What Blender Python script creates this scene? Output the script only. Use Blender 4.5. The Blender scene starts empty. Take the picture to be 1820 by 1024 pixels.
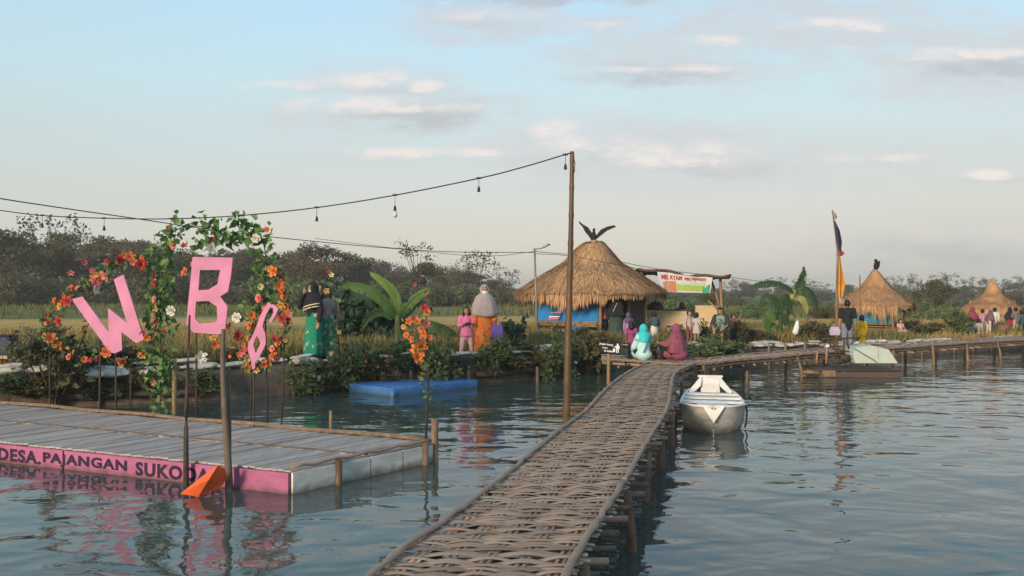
import bpy, bmesh, math, random
import numpy as np
from mathutils import Vector, Matrix, noise as mnoise

rnd = random.Random(7)
nrg = np.random.default_rng(11)
R = math.radians
SC = bpy.context.scene
COL = SC.collection

# ------------------------------------------------------------------ camera
CAMZ, F, CX, CY = 2.2, 1600.0, 910.0, 515.0
cam_d = bpy.data.cameras.new("camera")
cam_d.sensor_width = 36.0
cam_d.lens = 36.0 * F / 1820.0
cam_d.clip_start = 0.05
cam_d.clip_end = 5000
cam = bpy.data.objects.new("camera", cam_d)
COL.objects.link(cam)
cam.location = (0, 0, CAMZ)
cam.rotation_euler = (math.pi / 2 + math.atan(3.0 / F), 0, 0)
SC.camera = cam

# ------------------------------------------------------------------ world, sun, exposure
SUN_EL, SUN_AZ = R(13), R(212)          # azimuth from +Y clockwise: behind the camera, to the left
wd = bpy.data.worlds.new("World")
SC.world = wd
wd.use_nodes = True
def build_world():
    nt = wd.node_tree
    nt.nodes.clear()
    N, L = nt.nodes, nt.links
    def node(t, **k):
        n = N.new(t)
        for a, b in k.items():
            setattr(n, a, b)
        return n
    def val(sock, x):
        if isinstance(x, (int, float)):
            sock.default_value = x
        else:
            L.new(x, sock)
    def math_(op, a, b=None, c=None, clamp=False):
        n = node('ShaderNodeMath', operation=op, use_clamp=clamp)
        val(n.inputs[0], a)
        if b is not None: val(n.inputs[1], b)
        if c is not None: val(n.inputs[2], c)
        return n.outputs[0]
    def mixc(f, a, b):
        n = node('ShaderNodeMix', data_type='RGBA')
        val(n.inputs[0], f)
        for s, x in ((n.inputs[6], a), (n.inputs[7], b)):
            if isinstance(x, tuple): s.default_value = (*x, 1)
            else: L.new(x, s)
        return n.outputs[2]
    tc = node('ShaderNodeTexCoord')
    sep = node('ShaderNodeSeparateXYZ')
    L.new(tc.outputs['Generated'], sep.inputs[0])
    x, y, z = sep.outputs
    front = math_('GREATER_THAN', y, 0.08)
    ys = math_('MAXIMUM', y, 0.08)
    a = math_('DIVIDE', x, ys)            # horizontal tangent of the direction
    b = math_('DIVIDE', z, ys)            # vertical tangent of the direction
    el = math_('MAXIMUM', z, 0.0)
    # clear sky, with the haze that lies along the horizon
    sky = node('ShaderNodeTexSky', sky_type='NISHITA', sun_disc=False)
    sky.sun_elevation, sky.sun_rotation = SUN_EL, SUN_AZ
    sky.air_density, sky.dust_density, sky.ozone_density = 1.2, 1.5, 2.0
    rp = node('ShaderNodeValToRGB')
    L.new(el, rp.inputs[0])
    cr = rp.color_ramp
    stops = [(0.0, (.49, .46, .41)), (.035, (.53, .495, .44)), (.085, (.515, .505, .465)), (.15, (.475, .535, .54)),
             (.22, (.435, .59, .64)), (.30, (.375, .57, .70)), (.55, (.25, .43, .60)), (1.0, (.16, .30, .48))]
    while len(cr.elements) < len(stops): cr.elements.new(0.5)
    for e, (p, c) in zip(cr.elements, stops):
        e.position = p; e.color = (*c, 1)
    # a little duller to the left and far right, as in evening haze
    left = math_('MULTIPLY', math_('SUBTRACT', -0.1, a), 0.9, clamp=True)
    col = mixc(math_('MULTIPLY', left, 0.55), rp.outputs[0], (.335, .42, .435))
    right = math_('MULTIPLY', math_('SUBTRACT', a, 0.15), 1.2, clamp=True)
    low = math_('SUBTRACT', 1.0, math_('MULTIPLY', el, 5.0), clamp=True)
    col = mixc(math_('MULTIPLY', right, low), col, (.455, .45, .435))
    # clouds
    cmb = node('ShaderNodeCombineXYZ')
    L.new(a, cmb.inputs[0]); L.new(math_('MULTIPLY', b, 2.6), cmb.inputs[1])
    n1 = node('ShaderNodeTexNoise'); n1.inputs['Scale'].default_value = 17; n1.inputs['Detail'].default_value = 8; n1.inputs['Roughness'].default_value = .66
    L.new(cmb.outputs[0], n1.inputs['Vector'])
    n2 = node('ShaderNodeTexNoise'); n2.inputs['Scale'].default_value = 5; n2.inputs['Detail'].default_value = 4
    L.new(cmb.outputs[0], n2.inputs['Vector'])
    wob = math_('SUBTRACT', n1.outputs['Fac'], .5)
    wob2 = math_('SUBTRACT', n2.outputs['Fac'], .5)
    aw = math_('MULTIPLY_ADD', wob2, .05, a)
    bw = math_('MULTIPLY_ADD', wob, .016, b)
    def layer(items):
        out = None
        for (u, v, w, h, s) in items:
            da = math_('DIVIDE', math_('SUBTRACT', aw, (u - CX) / F), w * 1.75 / F)
            db = math_('DIVIDE', math_('SUBTRACT', bw, (CY - v) / F), h * 2.25 / F)
            d2 = math_('ADD', math_('MULTIPLY', da, da), math_('MULTIPLY', db, db))
            g = math_('MULTIPLY', math_('EXPONENT', math_('MULTIPLY', d2, -1.0)), s)
            out = g if out is None else math_('MAXIMUM', out, g)
        return out
    def dens(items, k, lo, hi):
        g = layer(items)
        d = math_('MULTIPLY', g, math_('MULTIPLY_ADD', wob, k, 1.0))
        mr = node('ShaderNodeMapRange', interpolation_type='SMOOTHSTEP')
        L.new(d, mr.inputs[0]); mr.inputs[1].default_value = lo; mr.inputs[2].default_value = hi
        return math_('MULTIPLY', mr.outputs[0], front)
    veil = [(870, 40, 130, 26, .6), (1070, 48, 110, 16, .6), (1430, 45, 210, 46, .7), (1220, 100, 190, 40, .65), (1130, 275, 210, 36, .8),
            (1270, 292, 110, 26, .9), (1520, 290, 260, 34, .55), (1660, 450, 240, 40, .7), (1370, 440, 110, 16, .5), (720, 200, 190, 30, .6),
            (1745, 108, 170, 36, .9), (760, 278, 190, 14, .5), (670, 152, 130, 22, .6), (300, 330, 400, 30, .25)]
    grey = [(752, 205, 90, 15, 1.0), (1160, 132, 100, 12, .85), (1775, 122, 100, 13, 1.0), (1255, 297, 95, 10, .8), (1090, 285, 110, 12, .65),
            (960, 0, 150, 6, .9), (690, 158, 90, 7, .5), (870, 46, 70, 9, .5), (1660, 450, 150, 18, .8), (1760, 318, 70, 6, .5), (1590, 462, 110, 12, .6)]
    white = [(505, 152, 46, 6, 1.0), (640, 143, 56, 9, 1.0), (690, 138, 26, 9, 1.05), (752, 151, 22, 6, 1.05), (640, 184, 85, 8, 1.15), (760, 191, 95, 6, .9),
             (745, 270, 110, 6, .95), (990, 236, 32, 13, 1.05), (1050, 254, 60, 12, .95), (1160, 278, 90, 13, .9), (1270, 276, 60, 14, .95), (1000, 250, 40, 14, .9),
             (1110, 124, 70, 4, .95), (1240, 120, 60, 5, .75), (1270, 72, 55, 7, .85), (1480, 40, 75, 6, .95), (1540, 44, 30, 5, .9), (1495, 84, 28, 4, .6),
             (1665, 95, 55, 7, 1.05), (1760, 93, 95, 6, .8), (1500, 282, 30, 7, .7), (1610, 278, 60, 5, .6), (1750, 309, 28, 6, .95), (880, 26, 80, 7, .6), (1060, 44, 60, 6, .65)]
    col = mixc(math_('MULTIPLY', dens(veil, 2.6, .06, .75), .78), col, (.475, .462, .465))
    col = mixc(math_('MULTIPLY', dens(grey, 2.6, .20, 1.1), .66), col, (.345, .345, .365))
    col = mixc(math_('MULTIPLY', dens(white, 4.2, .28, 1.2), .85), col, (.67, .60, .565))
    bg1 = node('ShaderNodeBackground'); L.new(sky.outputs[0], bg1.inputs[0]); bg1.inputs[1].default_value = 0.10
    bg2 = node('ShaderNodeBackground'); L.new(col, bg2.inputs[0]); bg2.inputs[1].default_value = 1.0
    mx = node('ShaderNodeMixShader'); mx.inputs[0].default_value = .86
    L.new(bg1.outputs[0], mx.inputs[1]); L.new(bg2.outputs[0], mx.inputs[2])
    out = node('ShaderNodeOutputWorld')
    L.new(mx.outputs[0], out.inputs[0])
build_world()

sun_d = bpy.data.lights.new("sun", 'SUN')
sun_d.energy = 3.0
sun_d.angle = R(10)
sun_d.color = (1.0, .80, .58)
sun = bpy.data.objects.new("sun", sun_d)
COL.objects.link(sun)
sdir = Vector((math.sin(SUN_AZ) * math.cos(SUN_EL), math.cos(SUN_AZ) * math.cos(SUN_EL), math.sin(SUN_EL)))
sun.rotation_euler = sdir.to_track_quat('Z', 'Y').to_euler()
SC.view_settings.view_transform = 'Standard'
SC.view_settings.look = 'None'
SC.view_settings.exposure = 0.58
SC.view_settings.gamma = 1.0

# ------------------------------------------------------------------ helpers
def G(u, v, z=0.0):
    Y = F * (CAMZ - z) / (v - CY)
    return Vector(((u - CX) * Y / F, Y, z))
def Q(u, v, Y):
    return Vector(((u - CX) * Y / F, Y, CAMZ - (v - CY) * Y / F))
def LZ(x):
    return float(np.interp(x, [-10, 0, 3, 8, 13, 30], [.62, .6, .5, .45, .32, .28]))
def GL(u, v):
    z = .5
    for _ in range(6):
        z = LZ(G(u, v, z).x)
    return G(u, v, z)

def tag(o, label=None, cat=None, group=None, kind=None):
    if label: o['label'] = label
    if cat: o['category'] = cat
    if group: o['group'] = group
    if kind: o['kind'] = kind
    return o
def thing(name, label, cat, loc=(0, 0, 0), rz=0.0, group=None):
    o = bpy.data.objects.new(name, None)
    COL.objects.link(o)
    o.empty_display_size = .1
    o.location = loc
    o.rotation_euler = (0, 0, rz)
    return tag(o, label, cat, group)

def mat(name, c1, c2=None, scale=6.0, rough=.75, bump=0.0, bscale=None, stretch=(1, 1, 1), spec=.25, island=None, metallic=0.0, objvar=0.0, trans=0.0, detail=5, stain=None):
    m = bpy.data.materials.new(name)
    m.use_nodes = True
    nt = m.node_tree
    N, L = nt.nodes, nt.links
    p = N['Principled BSDF']
    p.inputs['Roughness'].default_value = rough
    p.inputs['Metallic'].default_value = metallic
    p.inputs['Specular IOR Level'].default_value = spec
    c2 = c2 or tuple(x * .7 for x in c1)
    tc = N.new('ShaderNodeTexCoord')
    mp = N.new('ShaderNodeMapping')
    mp.inputs['Scale'].default_value = stretch
    L.new(tc.outputs['Object'], mp.inputs[0])
    nz = N.new('ShaderNodeTexNoise')
    nz.inputs['Scale'].default_value = scale
    nz.inputs['Detail'].default_value = detail
    nz.inputs['Roughness'].default_value = .62
    L.new(mp.outputs[0], nz.inputs['Vector'])
    rp = N.new('ShaderNodeValToRGB')
    rp.color_ramp.elements[0].position = .32
    rp.color_ramp.elements[1].position = .68
    rp.color_ramp.elements[0].color = (*c2, 1)
    rp.color_ramp.elements[1].color = (*c1, 1)
    L.new(nz.outputs['Fac'], rp.inputs[0])
    col = rp.outputs[0]
    if island:
        ge = N.new('ShaderNodeNewGeometry')
        r2 = N.new('ShaderNodeValToRGB')
        els = r2.color_ramp.elements
        while len(els) < len(island): els.new(.5)
        for i, c in enumerate(island):
            els[i].position = i / max(1, len(island) - 1)
            els[i].color = (*c, 1)
        L.new(ge.outputs['Random Per Island'], r2.inputs[0])
        mx = N.new('ShaderNodeMix'); mx.data_type = 'RGBA'
        mx.inputs[0].default_value = .68
        L.new(col, mx.inputs[6]); L.new(r2.outputs[0], mx.inputs[7])
        col = mx.outputs[2]
    if objvar:
        oi = N.new('ShaderNodeObjectInfo')
        hs = N.new('ShaderNodeHueSaturation')
        mr = N.new('ShaderNodeMapRange')
        mr.inputs[3].default_value = 1 - objvar; mr.inputs[4].default_value = 1 + objvar
        L.new(oi.outputs['Random'], mr.inputs[0])
        L.new(mr.outputs[0], hs.inputs['Value'])
        L.new(col, hs.inputs['Color'])
        col = hs.outputs[0]
    if stain:                       # dirt and algae left along the waterline
        z0, z1, sc = stain
        sp = N.new('ShaderNodeSeparateXYZ'); L.new(tc.outputs['Object'], sp.inputs[0])
        sn = N.new('ShaderNodeTexNoise'); sn.inputs['Scale'].default_value = 7; sn.inputs['Detail'].default_value = 6
        L.new(tc.outputs['Object'], sn.inputs['Vector'])
        ma = N.new('ShaderNodeMath'); ma.operation = 'MULTIPLY_ADD'; ma.inputs[1].default_value = -(z1 - z0) * 1.6
        L.new(sn.outputs['Fac'], ma.inputs[0]); L.new(sp.outputs[2], ma.inputs[2])
        sr = N.new('ShaderNodeMapRange'); sr.inputs[1].default_value = z0 - (z1 - z0) * .8; sr.inputs[2].default_value = z1 - (z1 - z0) * .8
        sr.inputs[3].default_value = .85; sr.inputs[4].default_value = 0
        L.new(ma.outputs[0], sr.inputs[0])
        sx = N.new('ShaderNodeMix'); sx.data_type = 'RGBA'
        L.new(sr.outputs[0], sx.inputs[0]); L.new(col, sx.inputs[6]); sx.inputs[7].default_value = (*sc, 1)
        col = sx.outputs[2]
    L.new(col, p.inputs['Base Color'])
    if bump:
        nb = N.new('ShaderNodeTexNoise')
        nb.inputs['Scale'].default_value = bscale or scale * 2
        nb.inputs['Detail'].default_value = 6
        L.new(mp.outputs[0], nb.inputs['Vector'])
        bn = N.new('ShaderNodeBump')
        bn.inputs['Distance'].default_value = bump
        bn.inputs['Strength'].default_value = .8
        L.new(nb.outputs['Fac'], bn.inputs['Height'])
        L.new(bn.outputs[0], p.inputs['Normal'])
    if trans:
        tr = N.new('ShaderNodeBsdfTranslucent')
        L.new(col, tr.inputs[0])
        ms = N.new('ShaderNodeMixShader'); ms.inputs[0].default_value = trans
        L.new(p.outputs[0], ms.inputs[1]); L.new(tr.outputs[0], ms.inputs[2])
        L.new(ms.outputs[0], N['Material Output'].inputs[0])
    return m

class MB:
    """collects geometry for ONE mesh"""
    def __init__(s):
        s.v, s.f = [], []
    def add(s, vs, fs):
        k = len(s.v)
        s.v.extend([tuple(p) for p in vs])
        s.f.extend([tuple(i + k for i in q) for q in fs])
        return s
    def box(s, c, d, rz=0.0, m=None):
        c = Vector(c)
        vs = [Vector((sx * d[0] / 2, sy * d[1] / 2, sz * d[2] / 2)) for sx in (-1, 1) for sy in (-1, 1) for sz in (-1, 1)]
        if rz: m = Matrix.Rotation(rz, 3, 'Z')
        if m is not None: vs = [m @ p for p in vs]
        return s.add([p + c for p in vs], [(0, 1, 3, 2), (4, 6, 7, 5), (0, 4, 5, 1), (2, 3, 7, 6), (0, 2, 6, 4), (1, 5, 7, 3)])
    def beam(s, a, b, w, h):
        a, b = Vector(a), Vector(b)
        d = b - a
        q = d.to_track_quat('X', 'Z').to_matrix()
        return s.box((a + b) / 2, (d.length, w, h), m=q)
    def tube(s, pts, rad, n=8, cap=True, squash=1.0):
        pts = [Vector(p) for p in pts]
        if not hasattr(rad, '__len__'): rad = [rad] * len(pts)
        rings = []
        up = Vector((0, 0, 1))
        for i, p in enumerate(pts):
            t = (pts[min(i + 1, len(pts) - 1)] - pts[max(i - 1, 0)])
            t = t.normalized() if t.length > 1e-9 else Vector((0, 0, 1))
            a = t.cross(up)
            if a.length < .1: a = t.cross(Vector((0, 1, 0)))
            a.normalize()
            b = a.cross(t).normalized()
            rings.append([p + (a * math.cos(k * 2 * math.pi / n) + b * math.sin(k * 2 * math.pi / n) * squash) * rad[i] for k in range(n)])
        return s.loft(rings, cap)
    def loft(s, rings, cap=True, close=True):
        n = len(rings[0])
        vs = [p for r in rings for p in r]
        fs = []
        for i in range(len(rings) - 1):
            for k in range(n if close else n - 1):
                k2 = (k + 1) % n
                fs.append((i * n + k, i * n + k2, (i + 1) * n + k2, (i + 1) * n + k))
        if cap:
            fs.append(tuple(range(n - 1, -1, -1)))
            fs.append(tuple((len(rings) - 1) * n + k for k in range(n)))
        return s.add(vs, fs)
    def ell(s, c, r, nu=12, nv=8, m=None, keep=None):
        c = Vector(c)
        vs, fs = [], []
        for j in range(nv + 1):
            ph = math.pi * j / nv
            for i in range(nu):
                th = 2 * math.pi * i / nu
                d = Vector((math.sin(ph) * math.cos(th), math.sin(ph) * math.sin(th), math.cos(ph)))
                p = Vector((d.x * r[0], d.y * r[1], d.z * r[2]))
                if m is not None: p = m @ p
                vs.append(p + c)
        for j in range(nv):
            for i in range(nu):
                i2 = (i + 1) % nu
                q = (j * nu + i, (j + 1) * nu + i, (j + 1) * nu + i2, j * nu + i2)
                if keep is not None:
                    ph = math.pi * (j + .5) / nv; th = 2 * math.pi * (i + .5) / nu
                    if not keep(Vector((math.sin(ph) * math.cos(th), math.sin(ph) * math.sin(th), math.cos(ph)))): continue
                if j == 0: q = (j * nu, (j + 1) * nu + i, (j + 1) * nu + i2)
                elif j == nv - 1: q = (j * nu + i, nv * nu, j * nu + i2)
                fs.append(q)
        return s.add(vs, fs)
    def cone(s, a, b, ra, rb, n=8):
        """round cone between two joints"""
        a, b = Vector(a), Vector(b)
        d = (b - a)
        if d.length < 1e-6: return s
        t = d.normalized()
        pts = [a - t * ra * .98, a - t * ra * .7, a, b, b + t * rb * .7, b + t * rb * .98]
        return s.tube(pts, [ra * .2, ra * .71, ra, rb, rb * .71, rb * .2], n)
    def prism(s, poly, depth, axis='Y'):
        """flat polygon in XZ given thickness along Y"""
        n = len(poly)
        vs = [(p[0], -depth / 2, p[1]) for p in poly] + [(p[0], depth / 2, p[1]) for p in poly]
        fs = [tuple(range(n)), tuple(range(2 * n - 1, n - 1, -1))]
        fs += [(i, i + n, (i + 1) % n + n, (i + 1) % n) for i in range(n)]
        return s.add(vs, fs)
    def mesh(s, name):
        me = bpy.data.meshes.new(name)
        me.from_pydata(s.v, [], s.f)
        me.update()
        return me
    def build(s, name, m, parent=None, smooth=False, loc=None, rz=None):
        return obj(name, s.mesh(name), m, parent, smooth, loc, rz)

def obj(name, me, m=None, parent=None, smooth=False, loc=None, rz=None):
    o = bpy.data.objects.new(name, me)
    COL.objects.link(o)
    if m is not None and not me.materials:
        me.materials.append(m)
    if smooth:
        me.polygons.foreach_set('use_smooth', [True] * len(me.polygons))
    if parent is not None: o.parent = parent
    if loc is not None: o.location = loc
    if rz is not None: o.rotation_euler = (0, 0, rz)
    return o
def copy_tree(o, parent=None):
    c = o.copy()
    COL.objects.link(c)
    if parent is not None: c.parent = parent
    for ch in list(KIDS(o)):
        copy_tree(ch, c)
    return c
def KIDS(o):
    return [x for x in bpy.data.objects if x.parent == o]

def baked(mb, mods, name):
    """apply modifiers to a collected mesh and return the resulting mesh"""
    me = mb.mesh(name + '_src')
    t = bpy.data.objects.new(name + '_src', me)
    COL.objects.link(t)
    for kind, kw in mods:
        md = t.modifiers.new(kind.lower(), kind)
        for a, b in kw.items(): setattr(md, a, b)
    dg = bpy.context.evaluated_depsgraph_get()
    dg.update()
    out = bpy.data.meshes.new_from_object(t.evaluated_get(dg))
    out.name = name
    bpy.data.objects.remove(t)
    bpy.data.meshes.remove(me)
    return out

def text_mesh(body, size, name, extrude=.002, spacing=1.0, shear=0.0, bold=0.0):
    cu = bpy.data.curves.new(name, 'FONT')
    cu.body = body
    cu.size = size
    cu.extrude = extrude
    cu.space_character = spacing
    cu.shear = shear
    cu.offset = bold
    cu.resolution_u = 3
    cu.align_x = 'LEFT'
    t = bpy.data.objects.new(name, cu)
    COL.objects.link(t)
    dg = bpy.context.evaluated_depsgraph_get()
    me = bpy.data.meshes.new_from_object(t.evaluated_get(dg))
    bpy.data.objects.remove(t)
    bpy.data.curves.remove(cu)
    return me
def shape_mesh(loops, depth, name):
    """flat outline with holes, in the XZ plane, with thickness along Y"""
    cu = bpy.data.curves.new(name, 'CURVE')
    cu.dimensions = '2D'
    cu.fill_mode = 'BOTH'
    cu.extrude = depth / 2
    for lp in loops:
        sp = cu.splines.new('POLY')
        sp.points.add(len(lp) - 1)
        for p, q in zip(sp.points, lp): p.co = (q[0], q[1], 0, 1)
        sp.use_cyclic_u = True
    t = bpy.data.objects.new(name, cu)
    COL.objects.link(t)
    dg = bpy.context.evaluated_depsgraph_get()
    me = bpy.data.meshes.new_from_object(t.evaluated_get(dg))
    bpy.data.objects.remove(t)
    bpy.data.curves.remove(cu)
    me.transform(Matrix.Rotation(math.pi / 2, 4, 'X'))
    return me

def spline(pts, n=8):
    """Catmull-Rom through points"""
    pts = [Vector(p) for p in pts]
    P = [pts[0] * 2 - pts[1]] + pts + [pts[-1] * 2 - pts[-2]]
    out = []
    for i in range(1, len(P) - 2):
        for k in range(n):
            t = k / n
            a, b, c, d = P[i - 1], P[i], P[i + 1], P[i + 2]
            out.append(.5 * ((2 * b) + (c - a) * t + (2 * a - 5 * b + 4 * c - d) * t * t + (3 * b - a - 3 * c + d) * t ** 3))
    out.append(pts[-1])
    return out
def resample(pts, step):
    pts = [Vector(p) for p in pts]
    out = [pts[0]]
    acc = 0.0
    for a, b in zip(pts, pts[1:]):
        L = (b - a).length
        d = step - acc
        while d <= L:
            out.append(a.lerp(b, d / L))
            d += step
        acc = L - (d - step)
    return out

# leaves: many small folded faces
def leaves(mb, C, size, aspect=.5, up=.3, jitter=.5, fold=.15, D=None):
    C = np.asarray(C, float)
    n = len(C)
    if n == 0: return
    d = nrg.normal(size=(n, 3)) if D is None else np.asarray(D, float) + nrg.normal(size=(n, 3)) * .35
    d[:, 2] += up
    d /= np.linalg.norm(d, axis=1)[:, None] + 1e-9
    r = nrg.normal(size=(n, 3))
    w = np.cross(d, r)
    w /= np.linalg.norm(w, axis=1)[:, None] + 1e-9
    nn = np.cross(d, w)
    s = (size * (1 + jitter * (nrg.random(n) * 2 - 1)))[:, None]
    a = C
    b = C + d * s * .45 + w * s * aspect * .5 + nn * s * fold
    c = C + d * s
    e = C + d * s * .45 - w * s * aspect * .5 + nn * s * fold
    V = np.stack([a, b, c, e], 1).reshape(-1, 3)
    k = len(mb.v)
    mb.v.extend(map(tuple, V.tolist()))
    mb.f.extend([(k + 4 * i, k + 4 * i + 1, k + 4 * i + 2, k + 4 * i + 3) for i in range(n)])
def blob(c, r, n, shell=.55):
    d = nrg.normal(size=(n, 3))
    d /= np.linalg.norm(d, axis=1)[:, None]
    q = shell + (1 - shell) * nrg.random(n)
    q = np.where(nrg.random(n) < .25, nrg.random(n), q)
    return np.asarray(c) + d * q[:, None] * np.asarray(r)

# ------------------------------------------------------------------ materials of the setting and the things
def water_material():
    m = bpy.data.materials.new('pond_water')
    m.use_nodes = True
    nt = m.node_tree
    N, L = nt.nodes, nt.links
    p = N['Principled BSDF']
    p.inputs['Base Color'].default_value = (.050, .068, .060, 1)
    p.inputs['Roughness'].default_value = .035
    p.inputs['IOR'].default_value = 1.36
    tc = N.new('ShaderNodeTexCoord')
    prev = None
    for sc, dist, det, rot, st in ((.55, .055, 2, .4, (1, 1.5, 1)), (1.6, .026, 1.5, -.25, (1, 1.35, 1)), (5.0, .0034, 2, .2, (1, 1.2, 1))):
        mp = N.new('ShaderNodeMapping')
        mp.inputs['Rotation'].default_value = (0, 0, rot)
        mp.inputs['Scale'].default_value = st
        L.new(tc.outputs['Object'], mp.inputs[0])
        nz = N.new('ShaderNodeTexNoise')
        nz.inputs['Scale'].default_value = sc
        nz.inputs['Detail'].default_value = det
        nz.inputs['Roughness'].default_value = .45
        nz.inputs['Distortion'].default_value = .4
        L.new(mp.outputs[0], nz.inputs['Vector'])
        bn = N.new('ShaderNodeBump')
        bn.inputs['Distance'].default_value = dist
        bn.inputs['Strength'].default_value = 1
        L.new(nz.outputs['Fac'], bn.inputs['Height'])
        if prev: L.new(prev, bn.inputs['Normal'])
        prev = bn.outputs[0]
    L.new(prev, p.inputs['Normal'])
    return m

BAMBOO_GREY = [(.40, .25, .165), (.27, .17, .12), (.48, .32, .215), (.34, .22, .15), (.46, .28, .175), (.19, .125, .09), (.40, .28, .205), (.52, .36, .24)]
M = dict(
    water=water_material(),
    weave=mat('weathered_bamboo_strip', (.48, .33, .235), (.19, .13, .095), 2.6, .75, .002, 40, (1, 10, 1), island=BAMBOO_GREY),
    deckpole=mat('weathered_bamboo_pole', (.37, .255, .18), (.18, .12, .085), 5, .7, .004, 30, island=[(.36, .25, .18), (.26, .185, .14)]),
    oldpost=mat('weathered_post', (.19, .135, .10), (.085, .06, .045), 5, .8, .006, 20, (2, 2, .6)),
    bamboo=mat('tan_bamboo', (.34, .22, .12), (.19, .12, .07), 4, .6, .002, 20, (1, 1, .3), island=[(.33, .21, .115), (.25, .16, .09), (.39, .26, .145)]),
    darkpole=mat('brown_bamboo', (.135, .080, .040), (.07, .042, .025), 3, .45, .002, 20, (3, 3, .5)),
    posttan=mat('old_post', (.28, .18, .105), (.12, .08, .052), 5, .75, .006, 20, (2, 2, .6)),  # tan tone carries the sunlight on the sideways walkway posts; near posts darker
    twig=mat('dark_twig', (.075, .055, .04), (.035, .027, .022), 8, .8, .004),
    graywood=mat('grey_branch', (.16, .125, .095), (.09, .07, .055), 8, .8, .004),
    plank=mat('raft_board', (.45, .385, .34), (.15, .11, .10), 1.1, .75, .003, 25, (9, .8, 1), island=[(.44, .38, .335), (.37, .315, .28), (.50, .435, .39), (.29, .23, .205), (.46, .40, .355)]),
    pink=mat('pink_paint', (.45, .135, .26), (.30, .095, .18), 2.5, .55, .002, 9, (1, 1, 3), detail=9, stain=(.0, .07, (.10, .06, .05))),  # darkened pink, the shade on the platform front put into the colour
    pinksign=mat('pink_board', (.66, .25, .395), (.47, .18, .29), 2.6, .6, .003, 9, detail=9),
    ink=mat('dark_purple_paint', (.035, .018, .045), (.02, .012, .03), 20, .6),
    foam=mat('white_raft_side', (.76, .73, .68), (.50, .45, .37), 2.5, .7, .004, 9, (1, 1, 5), detail=9, stain=(.0, .10, (.17, .125, .08))),
    orange=mat('orange_plastic', (.78, .145, .035), (.62, .10, .03), 3, .5, .01, 6),
    tarp=mat('blue_tarp', (.08, .24, .53), (.045, .15, .37), 3.5, .4, .02, 5, stain=(.0, .10, (.06, .085, .11))),
    hull=mat('chalky_hull', (.52, .50, .46), (.30, .265, .21), 3.2, .7, .004, 14, (1, 1, 2), detail=8, stain=(.0, .15, (.12, .095, .065))),
    boatwhite=mat('white_boat_paint', (.74, .73, .70), (.56, .54, .50), 6, .55, .002, 12),
    thatch=mat('straw_thatch', (.56, .325, .165), (.27, .15, .075), 1.6, .85, 0, island=[(.60, .355, .18), (.42, .235, .115), (.66, .42, .23), (.29, .16, .08), (.54, .315, .16), (.22, .125, .065)]),
    thatchcore=mat('thatch_core', (.30, .175, .075), (.20, .11, .05), 8, .9, .02, 30),
    walltarp=mat('blue_wall_sheet', (.035, .235, .56), (.02, .155, .42), 2.4, .35, .03, 4),
    tealtarp=mat('teal_wall_sheet', (.045, .24, .34), (.03, .15, .23), 4, .4, .03, 5),
    dark=mat('dark_interior', (.02, .018, .018), (.012, .011, .012), 5, .9),  # used on hut back walls, their indoor shade put into the colour
    panel=mat('plywood_panel', (.58, .44, .25), (.47, .345, .19), 3, .6, .002, 10, (1, 1, 4)),
    mud=mat('mud_bank', (.15, .115, .09), (.075, .058, .046), 3, .9, .06, 7),
    sack=mat('white_sack', (.60, .56, .50), (.26, .22, .175), 4, .75, .012, 9, objvar=.16),
    black=mat('black_paint', (.018, .017, .018), (.01, .01, .01), 8, .55),
    white=mat('white_paint', (.78, .77, .74), (.62, .60, .57), 7, .55),
    cable=mat('black_cable', (.03, .03, .03), (.02, .02, .02), 8, .55),
    metal=mat('grey_pole_metal', (.26, .24, .22), (.16, .15, .14), 9, .5, metallic=.3),
    wicker=mat('brown_wicker', (.26, .15, .085), (.15, .085, .05), 14, .8, .012, 40),
    raftwood=mat('dark_raft_wood', (.115, .085, .075), (.055, .042, .038), 4, .75, .006, 18, (1, 3, 3), island=[(.12, .09, .08), (.075, .057, .05), (.15, .11, .09)]),
    palegreen=mat('pale_green_panel', (.46, .53, .46), (.40, .46, .40), 4, .5, .002, 9),
    glass=mat('bulb_glass', (.55, .57, .56), (.5, .5, .5), 3, .1, spec=.6),
)
def leafmat(name, cols, var=.12, trans=.18):
    return mat(name, cols[0], cols[1], 1.5, .6, 0, island=cols, objvar=var, trans=trans, spec=.2, detail=2)
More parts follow.
